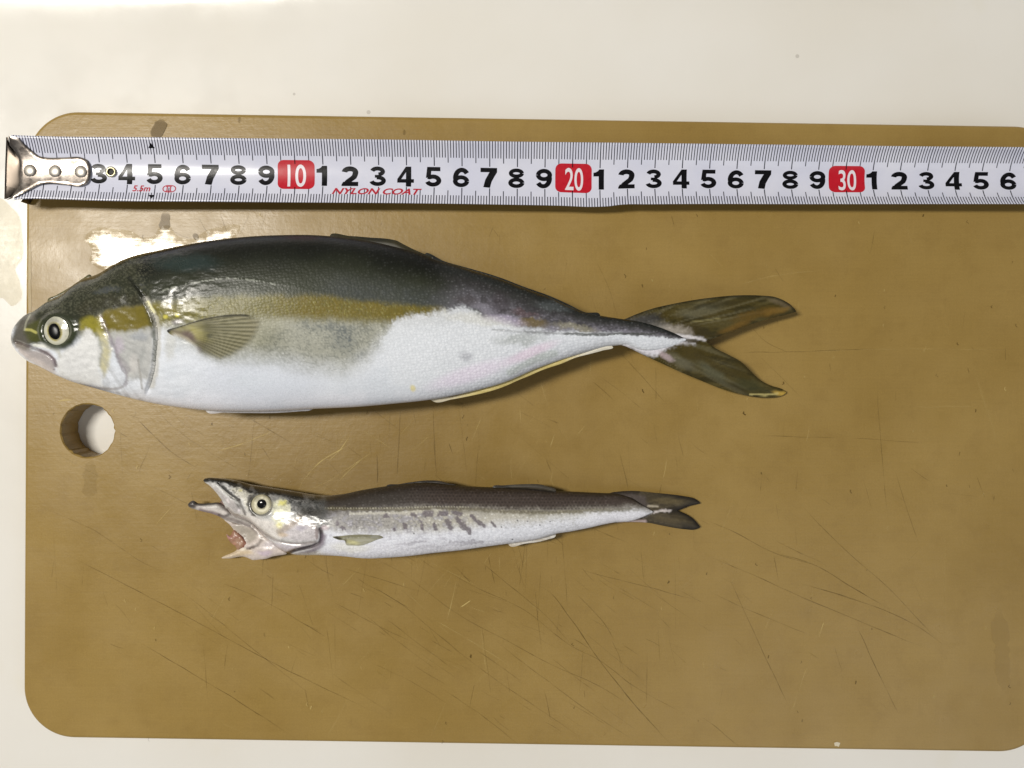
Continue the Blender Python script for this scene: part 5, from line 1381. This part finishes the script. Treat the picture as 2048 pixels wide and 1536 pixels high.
for i, u0 in enumerate((10, 20, 30, 40, 50)):
    p2 = Print(); p2.add(rbox(), u0 - 0.625, u0 + 0.700, 0.305, 0.768, 0.00003)
    bx = p2.build('red_number_panel', M_red, tape)
    p3 = Print(); g = glyphs(str(u0), 0.010); p3.add(g, u0 - 0.27, u0 + 0.39, 0.372, 0.732, 0.00006)
    p3.build('white_numerals', M_wht, bx)
    p4 = Print()
    p4.add((np.array([(0, 0), (1, 0), (1, 1), (0, 1)]), [(0, 1, 2, 3)]), u0 - .017, u0 + .017, 0.295, 0.365, 0.00005)
    p4.add((np.array([(0, 0), (1, 0), (1, 1), (0, 1)]), [(0, 1, 2, 3)]), u0 - .017, u0 + .017, 0.735, 0.775, 0.00005)
    p4.build('centimetre_tick', M_ink, bx)
p5 = Print()
p5.add(glyphs('NYLON COAT', 0.028, 0.35), 11.33, 14.56, 0.745, 0.852, 0.00004)
p5.build('red_lettering', M_redl, tape); p5 = Print()
p5.add(glyphs('5.5m', 0.022, 0.2), 4.20, 4.84, 0.73, 0.832, 0.00004)
p5.build('red_lettering', M_redl, tape); p5 = Print()
a = np.linspace(0, 2 * math.pi, 41)
ov_o = np.stack([.5 + .5 * np.sign(np.cos(a)) * np.abs(np.cos(a)) ** .75, .5 + .5 * np.sin(a)], 1); ov_i = (ov_o - .5) * np.array([.86, .78]) + .5
Vo = np.empty((82, 2)); Vo[0::2] = ov_o; Vo[1::2] = ov_i
p5.add((Vo, [(2 * i, 2 * i + 1, 2 * i + 3, 2 * i + 2) for i in range(40)]), 5.27, 5.76, 0.72, 0.845, 0.00004)
R4 = (np.array([(0, 0), (1, 0), (1, 1), (0, 1)]), [(0, 1, 2, 3)])
for u0, u1, v0, v1 in ((5.42, 5.455, .745, .82), (5.54, 5.575, .745, .82), (5.39, 5.60, .738, .75), (5.39, 5.60, .815, .827)): p5.add(R4, u0, u1, v0, v1, 0.00005)
p5.build('red_class_mark', M_redl, tape)

# hook, rivets, eyelet
def tape_z(P):
    px, py = P[:, 0], P[:, 1]
    zc = np.interp(px, *np.array(ZC).T); ze = np.interp(px, *np.array(ZE).T)
    yt = np.interp(px, TOPc[:, 0], TOPc[:, 1]); yb = np.interp(px, BOTc[:, 0], BOTc[:, 1])
    v = np.clip((py - yt) / (yb - yt), 0, 1)
    return zc + ze * np.abs(2 * v - 1) ** 2.0 + np.interp(px, *np.array(ZT).T) * (1 - 2 * v)
def steel_mat():
    m, nt, nd, b = new_mat('worn_nickel_steel')
    tc = N(nt, 'ShaderNodeTexCoord')
    f = noise(nt, tc.outputs['Object'], 260, 4, 0.6)
    nt.links.new(mixc(nt, ramp(nt, f, [(0.3, 0.0), (0.7, 1.0)]), lin((112, 102, 94)), lin((170, 162, 154))), b.inputs['Base Color'])
    b.inputs['Metallic'].default_value = 1.0
    nt.links.new(ramp(nt, noise(nt, tc.outputs['Object'], 500, 4), [(0.3, 0.22), (0.7, 0.42)]), b.inputs['Roughness'])
    nt.links.new(bump(nt, noise(nt, tc.outputs['Object'], 380, 4), 0.22, 0.0003), b.inputs['Normal'])
    return m
M_steel = steel_mat()
FOLD = [(19.5, 290.7), (30.8, 304), (37, 317), (39.3, 330), (40, 345), (38.5, 362), (35, 376), (29, 386), (21.5, 394)]
HK = [(17.4, 271.2), (26, 273), (37, 276.5), (45, 285.6), (61.5, 300), (78, 312), (92, 314.8), (128, 315), (164, 315.4), (174.3, 320.5), (180, 331), (181.5, 343), (180, 355), (174.3, 367), (164, 371.8), (128, 369.5), (92, 367.7), (78, 370), (61.5, 378.5), (45, 387), (37, 391), (20.5, 398), (12.5, 400.3)] + FOLD[::-1]
HKr = np.vstack([catmull(HK[:23], 4), np.array(catmull(FOLD, 4))[::-1]])
hook = sheet('hook', HKr, lambda P: tape_z(P) + 0.0007, lambda d: 0.0004 * np.clip(d / 4, 0, 1) ** .6, M_steel, tape, lambda P: Paint(P, (200, 200, 200)), sp=4, smooth_poly=False, under=0.4)
# upturned and downturned claw at the end
fc = catmull(FOLD, 4); LE = catmull([(16.2, 274), (15.5, 300), (14.5, 325), (14, 345), (13.4, 370), (12.6, 398)], 4)
nl = 24
tt = np.linspace(0, 1, nl)
fcr = np.stack([np.interp(tt, np.linspace(0, 1, len(fc)), fc[:, k]) for k in (0, 1)], 1)
ler = np.stack([np.interp(tt, np.linspace(0, 1, len(LE)), LE[:, k]) for k in (0, 1)], 1)
z0 = tape_z(fcr) + 0.0007
rise = 0.0036
rows = []
for k in range(7):
    s_ = k / 6
    p = fcr * (1 - s_ ** 1.4) + ler * s_ ** 1.4
    rows.append(U(p[:, 0], p[:, 1], z0 * (1 - s_) + (0.0108) * s_))
back = [r - np.array([0.0007, 0, 0.0]) for r in rows]
low = [np.stack([ler[:, 0] * 0 + back[0][:, 0] - 0.0006, back[0][:, 1], back[0][:, 2] * 0 + zz_], 1) for zz_ in (0.004, 0.0, -0.0055)]
low2 = [r + np.array([0.0008, 0, 0]) for r in low]
V = np.vstack(rows + back[::-1]); nr = len(rows) * 2; F = []
for r in range(nr - 1):
    for i in range(nl - 1): F.append((r * nl + i, r * nl + i + 1, (r + 1) * nl + i + 1, (r + 1) * nl + i))
M_dsteel = plain('dark_reflection_steel', (96, 88, 80), 0.34, metal=1.0, grain=0.35, gscale=400)  # claw's dark reflections put into a darker metal colour
mesh_obj('hook_claw', V, F, M_dsteel, tape)
V = np.vstack(low + low2[::-1]); F = []
for r in range(5):
    for i in range(nl - 1): F.append((r * nl + i, r * nl + i + 1, (r + 1) * nl + i + 1, (r + 1) * nl + i))
mesh_obj('hook_claw', V, F, M_dsteel, tape)
def dome(name, cx, cy, r, hgt, mat, parent, base):
    a = np.linspace(0, 2 * math.pi, 28, endpoint=False)
    poly = np.stack([cx + r * np.cos(a), cy + r * np.sin(a)], 1)
    return sheet(name, poly, const(base), pillow(hgt, r), mat, parent, lambda P: Paint(P, (200, 200, 200)), sp=2.4, smooth_poly=False)
M_rivet = plain('rivet_steel', (220, 214, 204), 0.46, metal=1.0, grain=0.1, gscale=500)
for cx, cy in ((59.5, 341), (109.7, 342), (161.3, 343)):
    zb = float(tape_z(np.array([[cx, cy]]))[0]) + 0.0010
    dome('rivet', cx, cy, 13.0, 0.0012, M_rivet, tape, zb)
ec = (221.5, 343.5); zb = float(tape_z(np.array([ec]))[0]) + 0.0001
V = []; F = []
for i in range(28):
    a = 2 * math.pi * i / 28
    for r, z in ((11.0, 0.0), (10.2, .0006), (8.0, .0009), (6.0, .0006), (5.2, 0.0001)):
        V.append(U(ec[0] + r * math.cos(a), ec[1] + r * math.sin(a), zb + z))
for i in range(28):
    j = (i + 1) % 28
    for k in range(4): F.append((i * 5 + k, i * 5 + k + 1, j * 5 + k + 1, j * 5 + k))
ey_ = mesh_obj('eyelet', V, F, plain('eyelet_brass', (186, 178, 146), 0.30, metal=1.0, grain=0.1), tape)
dome('eyelet_hole_shade', ec[0], ec[1], 5.4, 0.00005, plain('eyelet_shade', (14, 10, 6), 0.6), ey_, zb + 0.00012)  # near-black disc stands in for the shade inside the eyelet
